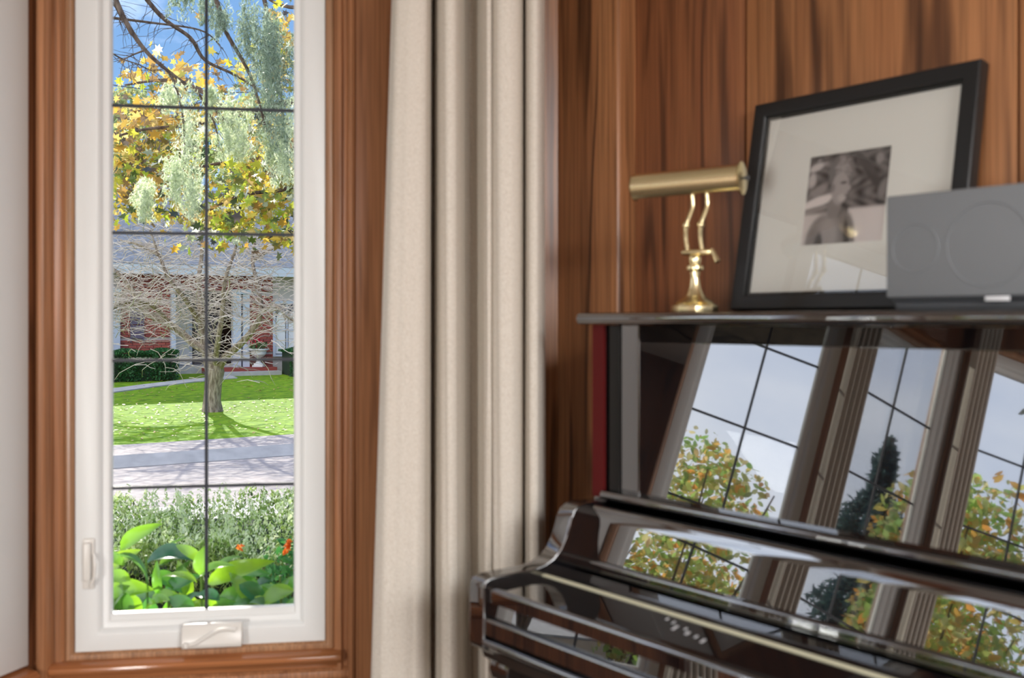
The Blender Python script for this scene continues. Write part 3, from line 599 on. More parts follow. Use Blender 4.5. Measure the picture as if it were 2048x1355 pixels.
L_PALE = leafy('pale_tip', [(.56, .68, .30), (.76, .80, .50), (.44, .58, .18), (.86, .88, .66)], .45, tcol=1.3)
L_BIG = leafy('broad_leaf', [(.16, .42, .02), (.05, .20, .05), (.30, .56, .02), (.04, .16, .07), (.38, .60, .02), (.10, .30, .03)], .55, tcol=1.5, rough=.22, spec=.8)
L_FALLEN = leafy('fallen_leaf', [(.32, .14, .06), (.50, .32, .10), (.24, .10, .05), (.55, .42, .2)], .1)
L_ORG = leafy('orange_bloom', [(.85, .26, .03), (.80, .18, .02), (.9, .40, .08)], .4)
L_RED = leafy('red_bloom', [(.65, .02, .06), (.8, .05, .12), (.5, .02, .03)], .3)
L_CONIF = leafy('conifer_needle', [(.08, .16, .15), (.16, .28, .26), (.05, .10, .11)], .4, tcol=1.5)
L_SHRUB = leafy('autumn_shrub', [(.24, .44, .08), (.46, .60, .18), (.80, .34, .08), (.32, .52, .16), (.70, .60, .30), (.16, .32, .08), (.85, .52, .28)], .6, tcol=1.7)
# fallen leaves
fp = []
for i in range(900):
    b = 15.8+rng.random()*10; a = a_at(150+500*rng.random(), b); fp.append(ST(a, b, gz(b)+.02))
tag(leafobj('fallen_leaves', fp, .065, OVAL, L_FALLEN, up=(0, 0, 1), upw=.8), 'brown and yellow leaves scattered over the green front lawn', 'leaves')

# ================================================================ house across the road
HB = 27.0; hz = -.19; EAVE = 2.62
ax = lambda px: a_at(px, HB)
house = thing('house', ST(ax(407), HB, hz), 'low red brick house with white trim and grey roof across the road', 'house')
def hbox(mb, a0, a1, b0, b1, z0, z1): return mb.hexa([ST(a0, b0, z0), ST(a1, b0, z0), ST(a1, b1, z0), ST(a0, b1, z0), ST(a0, b0, z1), ST(a1, b0, z1), ST(a1, b1, z1), ST(a0, b1, z1)])
wallm = MB()
spans = [(-4, ax(214)), (ax(240), ax(347)), (ax(497), ax(545)), (ax(597), 18)]
for a0, a1 in spans: hbox(wallm, a0, a1, HB+.03, HB+.3, hz, EAVE)
for a0, a1, z0 in ((ax(214), ax(240), 2.05), (ax(347), ax(497), 1.95), (ax(545), ax(597), 1.75)): hbox(wallm, a0, a1, HB+.03, HB+.3, z0, EAVE)
hbox(wallm, ax(545), ax(597), HB+.03, HB+.3, hz, .22)
obj('wall', wallm, MORTAR, house)
def brickmesh(L, h=.058): 
    mb = MB(); hbox(mb, 0, L, 0, .05, 0, h); me = bpy.data.meshes.new('brick'); me.from_pydata(mb.v, [], mb.f); me.materials.append(BRICK); return me
BL, BH = .205, .070; bfull = brickmesh(BL-.012)
rest = MB(); nbk = 0
def bricks(a0, a1, z0, z1, single):
    global nbk
    r = 0; z = z0
    while z+BH <= z1+.001:
        a = a0-(BL/2 if r % 2 else 0)
        while a < a1-.03:
            s_, e_ = max(a, a0), min(a+BL-.012, a1)
            jut = .004*rng.random()
            if e_-s_ > .03:
                if single and e_-s_ > BL-.02 and nbk < 296:
                    p = ST(s_, HB-.02-jut, z); Mx = Matrix.Translation(p); inst('brick', bfull, house, Mx); nbk += 1
                else: hbox(rest, s_, e_, HB-.02-jut, HB+.03, z, z+.058)
            a += BL
        z += BH; r += 1
bricks(ax(240), ax(347), hz+.98, hz+1.9, True); bricks(ax(497), ax(545), hz+.55, hz+2.15, True)
bricks(ax(240), ax(347), hz, hz+.97, False); bricks(ax(240), ax(347), hz+1.96, EAVE, False)
bricks(ax(497), ax(545), hz, hz+.54, False); bricks(ax(497), ax(545), hz+2.2, EAVE, False)
bricks(ax(120), ax(214), hz, EAVE, False); bricks(ax(597), ax(720), hz, EAVE, False); bricks(ax(347), ax(497), 2.0, EAVE, False)
for i in range(len(rest.v)): pass
obj('brickwork', rest, BRICK, house, kind='stuff')
rf = MB().add([ST(-5, HB-.6, EAVE-.05), ST(19, HB-.6, EAVE-.05), ST(19, HB+4, 5.1), ST(-5, HB+4, 5.1), ST(-5, HB+8.6, EAVE-.05), ST(19, HB+8.6, EAVE-.05), ST(-5, HB-.6, EAVE+.05), ST(19, HB-.6, EAVE+.05), ST(19, HB+4, 5.2), ST(-5, HB+4, 5.2), ST(-5, HB+8.6, EAVE+.05), ST(19, HB+8.6, EAVE+.05)],
    [(0, 1, 2, 3), (3, 2, 5, 4), (6, 7, 8, 9), (9, 8, 11, 10), (0, 1, 7, 6), (4, 5, 11, 10), (0, 6, 9, 3), (3, 9, 10, 4), (1, 7, 8, 2), (2, 8, 11, 5)])
obj('roof', rf, SLATE, house)
mb = MB(); hbox(mb, -4.8, 18.8, HB-.62, HB-.56, EAVE-.22, EAVE+.02); obj('gutter', mb, TRIMW, house)
mb = MB(); hbox(mb, -4, 18, HB+8.0, HB+8.3, hz, EAVE); hbox(mb, -4.3, -4, HB, HB+8.3, hz, EAVE); hbox(mb, 18, 18.3, HB, HB+8.3, hz, EAVE); hbox(mb, -4, 18, HB+2.5, HB+2.6, hz, EAVE); obj('rear_wall', mb, DOORD, house)
# bay window on the left edge, shutter, doorway, right window
def hwin(p0, p1, z0, z1, mull, name='window'):
    a0, a1 = ax(p0), ax(p1); f = MB(); hbox(f, a0, a0+.07, HB-.05, HB+.1, z0, z1); hbox(f, a1-.07, a1, HB-.05, HB+.1, z0, z1); hbox(f, a0+.07, a1-.07, HB-.05, HB+.1, z0, z0+.06); hbox(f, a0+.07, a1-.07, HB-.05, HB+.1, z1-.08, z1)
    w = obj(name, f, TRIMW, house)
    g = MB(); hbox(g, a0+.07, a1-.07, HB+.03, HB+.04, z0+.06, z1-.08); obj('pane', g, HGLASS, w)
    m = MB()
    for u in mull: c = a0+(a1-a0)*u; hbox(m, c-.02, c+.02, HB-.02, HB+.029, z0+.06, z1-.08)
    zc_ = z0+(z1-z0)*.48; hbox(m, a0+.07, a1-.07, HB-.025, HB+.0285, zc_-.02, zc_+.02)
    obj('glazing_bar', m, TRIMW, w); return w, a0, a1
hwin(203, 240, hz+.6, 2.05, [.5]); w, a0, a1 = hwin(545, 600, .22, 1.75, [.52])
for c0, c1 in ((a0+.09, a0+(a1-a0)*.5-.03), (a0+(a1-a0)*.54+.03, a1-.09)):
    mid = (c0+c1)/2; hw = (c1-c0)/2; poly = [(c0, .30), (c1, .30), (c1, 1.05)]+[(mid+hw*math.cos(t), 1.05+.42*math.sin(t)) for t in np.linspace(.1, 3.0, 8)]+[(c0, 1.05)]
    obj('drape', MB().prism(poly, lambda p, q, h: ST(p, h, q), HB+.005, HB+.029), DRAPE, w)
mb = MB()
for i in range(9): z = hz+.95+i*.12; hbox(mb, ax(262), ax(285), HB-.06, HB-.028, z, z+.10)
hbox(mb, ax(260), ax(262), HB-.07, HB-.02, hz+.85, hz+2.1); hbox(mb, ax(285), ax(287), HB-.07, HB-.02, hz+.85, hz+2.1); obj('shutter', mb, plain('plum_shutter', (.13, .10, .15), .6), house)
for p0, p1, nm in ((340, 349, 'pilaster'), (463, 479, 'pilaster'), (483, 496, 'pilaster'), (222, 238, 'pilaster')):
    mb = MB(); hbox(mb, ax(p0), ax(p1), HB-.16, HB+.02, hz, 2.02); hbox(mb, ax(p0)-.03, ax(p1)+.03, HB-.19, HB+.02, hz, hz+.14); hbox(mb, ax(p0)-.03, ax(p1)+.03, HB-.19, HB+.02, 1.93, 2.05); obj(nm, mb, TRIMW, house)
mb = MB(); hbox(mb, ax(403), ax(463), HB+1.1, HB+1.16, hz, 1.95); d_ = obj('front_door', mb, DOORD, house)
for z0 in (.0, .75):
    for p0, p1 in ((409, 430), (436, 458)): 
        mb = MB(); hbox(mb, ax(p0), ax(p1), HB+1.06, HB+1.10, z0, z0+.6); obj('door_panel', mb, plain('door_panel_paint', (.09, .08, .085), .4), d_)
mb = MB(); hbox(mb, ax(349), ax(403), HB+1.0, HB+1.1, hz, 1.95); s_ = obj('sidelight', mb, TRIMW, house)
mb = MB(); hbox(mb, ax(356), ax(396), HB+.97, HB+.995, .0, 1.75); obj('sidelight_curtain', mb, DRAPE, s_)
mb = MB(); hbox(mb, ax(349), ax(497), HB-.0, HB+1.2, hz-.1, hz+.20); obj('porch_floor', mb, CONC, house)
for i in range(2):
    mb = MB(); hbox(mb, ax(405)-.02, ax(540), HB-.62-.38*(1-i)+.0, HB-.0, hz-.15, hz+.06+.09*i); obj('step', mb, [CONC, BRICK][i], house)
# urn with red flowers on the right of the steps
uc = ST(ax(517)-.08, HB-.27, 0); ug = hz+.152
urn = thing('garden_urn', (uc[0], uc[1], ug), 'pale stone pedestal urn with red flowers beside the house steps', 'urn')
mb = MB(); q = .14; mb.hexa([(uc[0]-q, uc[1]-q, ug), (uc[0]+q, uc[1]-q, ug), (uc[0]+q, uc[1]+q, ug), (uc[0]-q, uc[1]+q, ug), (uc[0]-q, uc[1]-q, ug+.05), (uc[0]+q, uc[1]-q, ug+.05), (uc[0]+q, uc[1]+q, ug+.05), (uc[0]-q, uc[1]+q, ug+.05)])
obj('plinth', mb, STONE, urn)
obj('bowl', MB().lathe([(.14, .05), (.13, .08), (.07, .12), (.05, .20), (.06, .24), (.15, .29), (.20, .34), (.205, .42), (.27, .46), (.27, .49), (.22, .49), (.20, .46)], (uc[0], uc[1], ug), 28), STONE, urn, smooth=True)
leafobj('foliage', blobpts(160, [((uc[0], uc[1], ug+.56), (.25, .25, .14))], .2), .09, OVAL, L_FARG, urn)
leafobj('red_flowers', blobpts(70, [((uc[0]-.08, uc[1]-.05, ug+.68), (.22, .2, .14))], .3), .07, OVAL, L_RED, urn)
# hedges against the house
def boxhedge(a0, a1, b0, b1, h, label, n=9000):
    z0 = gz((b0+b1)/2); t = thing('box_hedge', ST((a0+a1)/2, b0, z0), label, 'hedge')
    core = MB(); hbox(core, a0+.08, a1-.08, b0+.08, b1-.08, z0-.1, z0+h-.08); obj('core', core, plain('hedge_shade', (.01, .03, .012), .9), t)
    P = []
    for i in range(n):
        a = a0+(a1-a0)*rng.random()
        if rng.random() < .5: b = b0+.08*rng.random()+.05*math.sin(a*9); z = z0+h*rng.random()
        else: b = b0+(b1-b0)*rng.random(); z = z0+h-.06*rng.random()+.04*math.sin(a*7)
        P.append(ST(a, b, z))
    leafobj('foliage', P, .06, DIA, L_HEDGE, t)
boxhedge(ax(150), ax(356)-.35, 25.3, 26.3, .72, 'clipped dark green hedge before the brick wall, left of the bare tree')
boxhedge(ax(540), ax(700), 25.3, 26.3, .72, 'clipped dark green hedge under the white house window, right of the urn')

# ================================================================ bare spreading tree on the lawn
TD = 19.2; tb = pix(425, 825, TD)
tree = thing('bare_tree', tb, 'bare pale-twigged spreading tree with forked grey trunk on the lawn', 'tree')
tr = MB().tube([tb+Vector((0, 0, -.1)), tb+Vector((0, 0, .05)), pix(424, 800, TD), pix(427, 765, TD), pix(430, 742, TD), pix(432, 728, TD)], [.24, .20, .165, .16, .18, .14], 14)
obj('trunk', tr, BARK, tree, smooth=True)
limbs = [([(428, 750, 0), (414, 705, .1), (385, 685, .3), (345, 652, .5), (288, 622, .7), (262, 575, .8), (225, 538, .8), (170, 520, .8)], .10),
         ([(420, 745, 0), (408, 690, .2), (402, 620, .3), (398, 560, .5), (404, 500, .7), (400, 430, .8)], .085),
         ([(438, 735, 0), (452, 712, -.2), (478, 690, -.4), (505, 660, -.6), (522, 622, -.6), (516, 575, -.5), (505, 520, -.3), (512, 470, 0)], .085),
         ([(345, 652, .5), (310, 615, 0), (270, 600, -.3), (235, 612, -.5), (195, 640, -.6)], .045),
         ([(522, 622, -.6), (552, 612, -.8), (578, 635, -1), (610, 650, -1)], .045),
         ([(402, 650, .3), (372, 600, -.3), (340, 560, -.6), (318, 510, -.6), (300, 460, -.6)], .055),
         ([(430, 735, 0), (436, 680, -.6), (445, 620, -.8), (450, 560, -1), (470, 500, -1), (480, 450, -1)], .06),
         ([(288, 622, .7), (262, 600, 1.2), (230, 590, 1.5), (190, 600, 1.8)], .04),
         ([(505, 520, -.3), (540, 500, -.2), (575, 480, 0)], .035), ([(318, 510, -.6), (280, 490, -.4), (240, 480, -.2)], .035)]
LP_ = []
for pts, r in limbs:
    P = [pix(a, b, TD+c) for a, b, c in pts]; P = smooth_pts(P, 5); m = len(P); rr = [r*(1-.72*i/(m-1)) for i in range(m)]
    obj('limb', MB().tube(P, rr, 7), BARK, tree, smooth=True); LP_ += [(P[i], rr[i]) for i in range(2, m)]
tw = MB()
for i in range(2100):
    p, r = LP_[rng.integers(len(LP_))]; p = np.array(p)+rng.normal(size=3)*(.02, .02, .02)
    if p[2] < 1.15 and i % 5: continue
    if i > 900: p = p+rng.normal(size=3)*np.array([.55, .5, .38])
    az = rng.integers(2)*math.pi+.35*rng.normal()+.25; L = .25+.55*rng.random(); pts = [p]; v = np.array([math.cos(az), math.sin(az), .35*(rng.random()-.3)])
    for k in range(4):
        v = v+rng.normal(size=3)*.33; v[2] -= .10*k*rng.random(); v /= np.linalg.norm(v); pts.append(pts[-1]+v*L/4)
    tw.tube(pts, [.0085, .008, .007, .006, .003], 3, cap=False)
obj('twigs', tw, TWIG, tree, kind='stuff')

# ================================================================ maple hanging into the view
md = 10.5
maple = thing('maple_tree', pix(730, 785, md), 'autumn maple with yellow and green leaves hanging over the lawn', 'tree')
mt = [pix(730, 790, md), pix(726, 500, md+.1), pix(720, 200, md), pix(716, -100, md), pix(700, -350, md)]
obj('trunk', MB().tube(smooth_pts(mt, 4), .17, 10), BARKD, maple, smooth=True)
boughs = [[(722, 250, 0), (640, 200, -.4), (560, 210, -.8), (470, 230, -1), (380, 250, -1.1), (280, 260, -1), (180, 290, -.8)],
          [(722, 380, 0), (640, 360, -.3), (560, 380, -.5), (480, 390, -.9), (420, 420, -1.1)],
          [(718, 60, 0), (640, 20, .4), (560, 10, .6), (500, -30, .9)], [(722, 300, 0), (620, 290, .5), (520, 310, .9), (420, 330, 1.2), (300, 350, 1.3), (180, 370, 1.4)],
          [(470, 230, -1), (400, 180, -.6), (330, 160, -.2), (250, 170, 0)], [(722, 200, 0), (640, 130, 0), (590, 100, 0)]]
for b_ in boughs:
    P = smooth_pts([pix(a, b, md+c) for a, b, c in b_], 4); obj('bough', MB().tube(P, [.035*(1-.8*i/len(P)) for i in range(len(P))], 6), BARKD, maple, smooth=True)
def mapleme(s, m):
    mb = MB(); V, F = [], []
    V = [(x*s, y*s, abs(y)*.25*s) for x, y in MAPLE]; me = bpy.data.meshes.new('leaf'); me.from_pydata(V+[(0.05*s, 0, 0)], [], [(i, (i+1) % 12, 12) for i in range(12)]); me.materials.append(m); return me
meG, meY = mapleme(.115, L_MAPLE), mapleme(.115, L_MAPLEY)
zones = [(300, 240, 85, 45, .9, 340), (290, 320, 85, 55, .45, 520), (480, 420, 110, 60, .12, 700), (530, 340, 60, 60, .3, 330), (270, 400, 60, 45, .4, 240), (560, 90, 30, 90, .5, 190), (380, 430, 55, 25, .95, 60), (330, 150, 110, 40, .9, 130), (450, 250, 120, 50, .6, 200), (480, 150, 80, 60, .7, 60), (560, 470, 40, 20, .3, 60)]
cand = []
for cx_, cy_, rx, ry, y_, n_ in zones:
    for i in range(n_):
        dd = rng.normal(size=2)*.55; cand.append((pix(cx_+rx*dd[0], cy_+ry*dd[1], md+rng.normal()*.8), rng.random() < y_))
rng.shuffle(cand); cand = sorted(cand, key=lambda c: c[0].y)
vis = [c for c in cand if 215 < 1024+2000*c[0].x/c[0].y < 595]; other = [c for c in cand if not (215 < 1024+2000*c[0].x/c[0].y < 595)]
for p, y_ in vis[:298]:
    e_ = Matrix.Rotation(rng.random()*6.28, 4, 'Z') @ Matrix.Rotation((rng.random()-.5)*2.4+.6, 4, 'X') @ Matrix.Rotation((rng.random()-.5)*1.6, 4, 'Y')
    inst('leaf', meY if y_ else meG, maple, Matrix.Translation(p) @ e_)
rest_ = vis[298:]+other
leafobj('foliage', [tuple(p) for p, y_ in rest_ if y_], .105, MAPLE, L_MAPLEY, maple); leafobj('foliage', [tuple(p) for p, y_ in rest_ if not y_], .105, MAPLE, L_MAPLE, maple)

# ================================================================ weeping spruce
wd = 6.6
spr = thing('weeping_spruce', pix(95, 1200, wd), 'silvery weeping spruce with long drooping branches over the window', 'tree')
obj('trunk', MB().tube([pix(95, 1205, wd), pix(98, 600, wd+.1), pix(110, 0, wd), pix(120, -500, wd), pix(125, -1000, wd)], [.2, .18, .16, .13, .09], 10), BARKD, spr, smooth=True)
br = [([(112, -150, 0), (200, -60, -.2), (250, 40, -.3), (290, 100, -.3), (340, 145, -.3), (400, 190, -.3), (470, 260, -.3)], .022),
      ([(112, -220, 0), (240, -70, .2), (320, 30, .3), (380, 75, .3), (410, 120, .3), (470, 150, .3), (530, 190, .3), (590, 260, .3)], .020),
      ([(112, -320, 0), (300, -150, -.3), (420, -20, -.4), (450, 60, -.4), (500, 150, -.4), (530, 250, -.4)], .024),
      ([(112, -400, 0), (330, -220, .1), (500, -60, .1), (540, 60, .1), (560, 180, .1), (575, 300, .1)], .022),
      ([(340, 145, -.3), (360, 200, -.3), (368, 260, -.3), (370, 330, -.3)], .010), ([(290, 100, -.3), (265, 110, -.3), (235, 125, -.3)], .007), ([(217, 35, .1), (300, 45, .1), (400, 60, .1), (440, 90, .1)], .010),
      ([(217, 102, .0), (245, 118, 0), (275, 128, 0), (300, 140, 0)], .006), ([(112, -60, 0), (217, 0, 0), (240, 30, 0), (262, 70, -.1)], .014), ([(400, 190, -.3), (430, 250, -.3), (440, 310, -.3)], .008)]
BP = []
for pts, r in br:
    P = smooth_pts([pix(a, b, wd+c) for a, b, c in pts], 6); m = len(P); obj('branch', MB().tube(P, [r*(1-.7*i/m) for i in range(m)], 6), BARKD, spr, smooth=True); BP += P
# thin bare side twigs
tw = MB()
for i in range(260):
    p = np.array(BP[rng.integers(len(BP))]); v = np.array([rng.normal()*.5, rng.normal()*.5, -.6*rng.random()+.1]); pts = [p]; L = .08+.22*rng.random()
    for k in range(3): v = v+rng.normal(size=3)*.3; v[2] -= .15; v /= np.linalg.norm(v); pts.append(pts[-1]+v*L/3)
    tw.tube(pts, [.0025, .002, .0015, .001], 3, cap=False)
obj('twigs', tw, BARKD, spr, kind='stuff')
def hang(zones, m, needles, ln):
    """drooping sprays: a hanging cord with needles set round it"""
    PP, DD = [], []
    for (x0, y0, y1, w, n_) in zones:
        for i in range(n_):
            cx_ = x0+rng.normal()*w*.5; ya = y0+(y1-y0)*.5*rng.random()*.8; yb = ya+(y1-ya)*(.35+.65*rng.random()); dz = rng.normal()*.18
            sw = rng.normal()*9
            for k in range(needles):
                t = rng.random(); px_ = cx_+sw*t+rng.normal()*(2.2+2.6*abs(math.sin(t*9+i))); py_ = ya+(yb-ya)*t; PP.append(pix(px_, py_, wd-.3+dz)); DD.append((rng.normal()*.5, rng.normal()*.5, -1))
    return np.array([tuple(p) for p in PP]), np.array(DD)
P, D = hang([(470, 240, 330, 34, 26), (450, 170, 300, 45, 20), (378, 190, 430, 26, 26), (352, 300, 420, 20, 18), (388, 340, 440, 22, 16), (290, 350, 450, 18, 22), (345, 160, 230, 30, 16), (560, 260, 380, 26, 24), (585, 150, 350, 20, 14), (430, 150, 230, 30, 9)], L_SPR, 75, .03)
o = leafobj('needle_sprays', P, .036, [(-.5, 0), (0, -.09), (.5, 0), (0, .09)], L_SPR, spr, dirn=D)
P, D = hang([(520, 0, 260, 34, 46), (490, -20, 140, 22, 18), (548, 0, 330, 26, 40), (438, -10, 90, 20, 14), (410, -30, 60, 24, 10), (545, 180, 350, 30, 24), (585, 60, 200, 16, 10), (365, -40, 45, 40, 8)], L_SPRD, 75, .03)
o = leafobj('needle_sprays', P, .034, [(-.5, 0), (0, -.09), (.5, 0), (0, .09)], L_SPRD, spr, dirn=D)

# ================================================================ trees behind the house
def fartree(px, d, ztop, w, m, label, n=6000, size=.32, zb=None, depth=None):
    z0 = -.1; x = (px-1024)/2000*d; t = thing('shade_tree', (x, d, z0), label, 'tree'); zb = zb or 1.5
    obj('trunk', MB().tube([(x, d, z0-.2), (x, d, ztop*.6)], [w*.09, w*.05], 8), BARK, t, smooth=True)
    bl = []
    for i in range(11):
        a = rng.random()*6.28; r = w*.6*rng.random(); zz = zb+(ztop-zb)*(.12+.76*rng.random()); s = w*(.32+.16*rng.random())*(1-.35*(zz-zb)/(ztop-zb)); bl.append(((x+r*math.cos(a)*(1-.5*(zz-zb)/(ztop-zb)), d+r*math.sin(a), min(zz, ztop-s*.8)), (s, s, s*.8)))
    leafobj('foliage', blobpts(n, bl, .5), size, DIA, m, t)
fartree(215, 46, 13.0, 4.8, L_FAR, 'pale yellow-green tree rising behind the house at the left', 11000, .30)
fartree(390, 58, 13.2, 5.4, L_FARG, 'green tree behind the house roof, centre of the window view', 9000, .34)
fartree(535, 46, 12.5, 4.6, L_FAR, 'olive tree behind the house at the right of the window view', 10000, .32)
fartree(310, 39.5, 6.8, 2.4, L_PINK, 'low russet twiggy tree just behind the house ridge', 6000, .24)
fartree(500, 39.5, 6.9, 2.4, L_PINK, 'small russet tree behind the right end of the house ridge', 5000, .24)
fartree(690, 60, 13, 5, L_FARG, 'tall green tree far right behind the house', 8000, .36)
fartree(60, 62, 12, 5, L_FARG, 'tall green tree far left behind the house', 8000, .36)

# ================================================================ utility line
for i, px_ in enumerate((60, 800)):
    p = pix(px_, 700, 23.0); t = thing('utility_pole', (p.x, p.y, gz(21)), ['wooden utility pole left of the lawn', 'wooden utility pole right of the lawn'][i], 'pole')
    obj('post', MB().tube([(p.x, p.y, gz(21)-.3), (p.x, p.y, 7.6)], [.14, .1], 10), BARKD, t, smooth=True)
    obj('cross_arm', MB().tube([(p.x-.5, p.y+.3, 7.0), (p.x+.5, p.y-.3, 7.0)], .05, 6), BARKD, t)
wa, wb_ = pix(60, 640, 23), pix(800, 640, 23)
pts = [(wa.x+(wb_.x-wa.x)*t, 23.0, 7.05-.6*4*t*(1-t)) for t in np.linspace(0, 1, 18)]
tag(obj('power_line', MB().tube(pts, .012, 5), DOORD), 'thin black power line strung across the street', 'cable')

# ================================================================ near hedge, broad-leaved plant, orange flowers
hg = thing('flowering_hedge', (-1.9, 5.6, -.75), 'loose green hedge with pale silvery tips between the window and the road', 'hedge')
core = MB(); 
def NH(u, w): e = np.array([.985, .17]); n = np.array([-.17, .985]); p = np.array([-1.9, 4.85])+e*u+n*w; return p
cr_ = [NH(-2.2, .12), NH(2.2, .12), NH(2.2, 1.5), NH(-2.2, 1.5)]
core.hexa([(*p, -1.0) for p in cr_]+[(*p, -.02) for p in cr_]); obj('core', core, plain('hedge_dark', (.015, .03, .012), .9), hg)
n = 52000; u = rng.random(n)*4.8-2.4; fr = rng.random(n) < .45
w = np.where(fr, rng.random(n)*.16+.05*np.sin(u*8), rng.random(n)*1.65); hgt = .10+.05*np.sin(u*5+w*3)+.03*np.sin(u*17)
z = np.where(fr, -.75+(hgt+.75)*rng.random(n)**.28, hgt-rng.random(n)**2*.16)
P = np.stack([-1.9+.985*u-.17*w, 4.85+.17*u+.985*w, z], 1)
leafobj('foliage', P[:34000], .030, DIA, L_BOXN, hg, dirn=np.array([0, 0, .8]))
sel = (P[:, 2] > -.10+.12*rng.random(n)); sel[:22000] = False
leafobj('pale_tips', P[sel]+np.array([0, 0, .015]), .026, [(-.5, 0), (0, -.2), (.5, 0), (0, .2)], L_PALE, hg, dirn=np.array([0, 0, 1.0]))
# sprigs standing proud of the top
sp = []
for i in range(420):
    u_ = rng.random()*4.4-2.2; w_ = rng.random()*1.6; p = NH(u_, w_); h_ = .05+.09*rng.random()
    for k in range(14): t = k/14; sp.append((p[0]+rng.normal()*.008, p[1]+rng.normal()*.008, .09+h_*t))
leafobj('sprigs', sp, .026, DIA, L_PALE, hg, dirn=np.array([0, 0, .6]))
og = thing('orange_flower', (*pix(580, 1150, 4.25).to_2d(), -.75), 'ferny green plant with small orange flowers at the right of the hedge', 'flower')
c = pix(578, 1140, 4.25)
leafobj('foliage', blobpts(2200, [((c.x, c.y, c.z-.1), (.16, .15, .24)), ((c.x-.12, c.y, c.z-.35), (.16, .15, .25)), ((c.x+.1, c.y, c.z-.6), (.2, .15, .3))], .2), .034, OVAL, L_HEDGE if False else leafy('ferny_leaf', [(.06, .24, .05), (.12, .34, .08), (.04, .16, .04)], .45), og)
for a, b in ((575, 1092), (571, 1103), (578, 1083), (480, 1093)):
    leafobj('orange_blossom', blobpts(26, [(tuple(pix(a, b, 4.12)), (.012, .012, .014))], .2), .016, OVAL, L_ORG, og)
obj('stem', MB().tube([(c.x, c.y, -.78), (c.x-.02, c.y, -.3), (c.x, c.y, c.z)], .006, 6), plain('green_stem', (.1, .2, .04), .6), og, smooth=True)
sp_ = thing('broad_leaf_plant', (*pix(400, 1250, 3.45).to_2d(), -.75), 'leafy plant with broad bright green leaves just outside the window', 'plant')
def bigleaf(ratio):
    V, F = [], []; nn = 9
    for i in range(nn):
        t = i/(nn-1); hw = ratio*.5*(math.sin(math.pi*t**.8)**.8) if 0 < t < 1 else .002; z = .16*math.sin(t*math.pi)*.6-.22*t*t
        V += [(t, -hw, z+hw*.45), (t, 0, z), (t, hw, z+hw*.45)]
    for i in range(nn-1):
        F += [(i*3, i*3+1, i*3+4, i*3+3), (i*3+1, i*3+2, i*3+5, i*3+4)]
    me = bpy.data.meshes.new('leaf'); me.from_pydata(V, [], F); me.materials.append(L_BIG); me.shade_smooth(); return me
LM = [bigleaf(.36), bigleaf(.48), bigleaf(.28)]
# base px,py, angle (deg, 0 = right, 90 = up in the picture), length px, depth, shape
LV = [(240, 1100, 38, 95, 3.4, 0), (232, 1108, -35, 90, 3.3, 1), (228, 1112, 200, 60, 3.3, 1), (290, 1128, 15, 120, 3.5, 1), (318, 1130, 28, 70, 3.5, 2), (330, 1110, 50, 55, 3.6, 0), (250, 1130, 150, 60, 3.3, 0),
      (408, 1125, 150, 80, 3.3, 2), (400, 1150, 85, 62, 3.2, 1), (402, 1155, 30, 70, 3.25, 1), (412, 1168, 22, 140, 3.3, 2), (395, 1165, 160, 75, 3.25, 2), (300, 1150, -25, 75, 3.3, 1), (262, 1160, 175, 70, 3.2, 1), (260, 1170, 230, 85, 3.2, 1),
      (480, 1160, 20, 62, 3.4, 1), (478, 1168, -32, 78, 3.25, 1), (545, 1160, 205, 60, 3.4, 1), (560, 1175, 30, 60, 3.3, 2), (590, 1180, 200, 90, 3.2, 1), (580, 1190, 60, 60, 3.25, 1), (470, 1200, 15, 90, 3.3, 1), (440, 1200, 165, 60, 3.2, 1),
      (498, 1205, -10, 80, 3.2, 0), (330, 1190, 35, 80, 3.3, 1), (340, 1200, 200, 80, 3.2, 1), (370, 1190, 100, 60, 3.4, 1), (300, 1205, 20, 70, 3.25, 1), (220, 1190, 15, 90, 3.3, 1), (270, 1215, 165, 80, 3.2, 1), (410, 1215, 0, 80, 3.25, 0), (390, 1225, 150, 70, 3.2, 1),
      (540, 1215, 170, 70, 3.2, 1), (460, 1225, 25, 70, 3.2, 0), (350, 1165, 60, 55, 3.5, 0), (430, 1140, 35, 60, 3.6, 2), (220, 1140, 40, 70, 3.5, 1), (520, 1185, 150, 70, 3.35, 1), (500, 1150, 40, 60, 3.5, 2), (370, 1225, 30, 60, 3.3, 0)]
for i in range(70):
    LV.append((200+400*rng.random(), 1180+120*rng.random(), rng.random()*360, 60+30*rng.random(), 3.25+.5*rng.random(), int(rng.integers(3))))
stems = MB()
for px_, py_, an, ln_, d, sh_ in LV:
    p = pix(px_, py_, d); L = ln_/2000*d*.98; a = math.radians(an); tw_ = (rng.random()-.5)*1.2
    ydir = (rng.random()-.4)*.5; x_ = Vector((math.cos(a), ydir, math.sin(a))).normalized(); up_ = Vector((.1*rng.normal(), -.55+.3*rng.normal(), .8)).normalized()
    z_ = (up_-x_*up_.dot(x_)).normalized(); y_ = z_.cross(x_); R_ = Matrix((x_, y_, z_)).transposed().to_4x4()
    inst('leaf', LM[sh_], sp_, Matrix.Translation(p) @ R_ @ Matrix.Scale(L, 4))
for sx, sd_ in ((240, 3.35), (292, 3.4), (335, 3.4), (402, 3.25), (478, 3.35), (560, 3.35)):
    t_ = pix(sx, 1110 if sx < 300 else 1150, sd_); obj('stem', MB().tube([(t_.x+.05, t_.y+.05, -.78), (t_.x+.02, t_.y, -.2), tuple(t_)], [.008, .006, .004], 6), plain('plant_stem', (.12, .25, .04), .5) if sx == 240 else bpy.data.materials['plant_stem'], sp_, smooth=True)

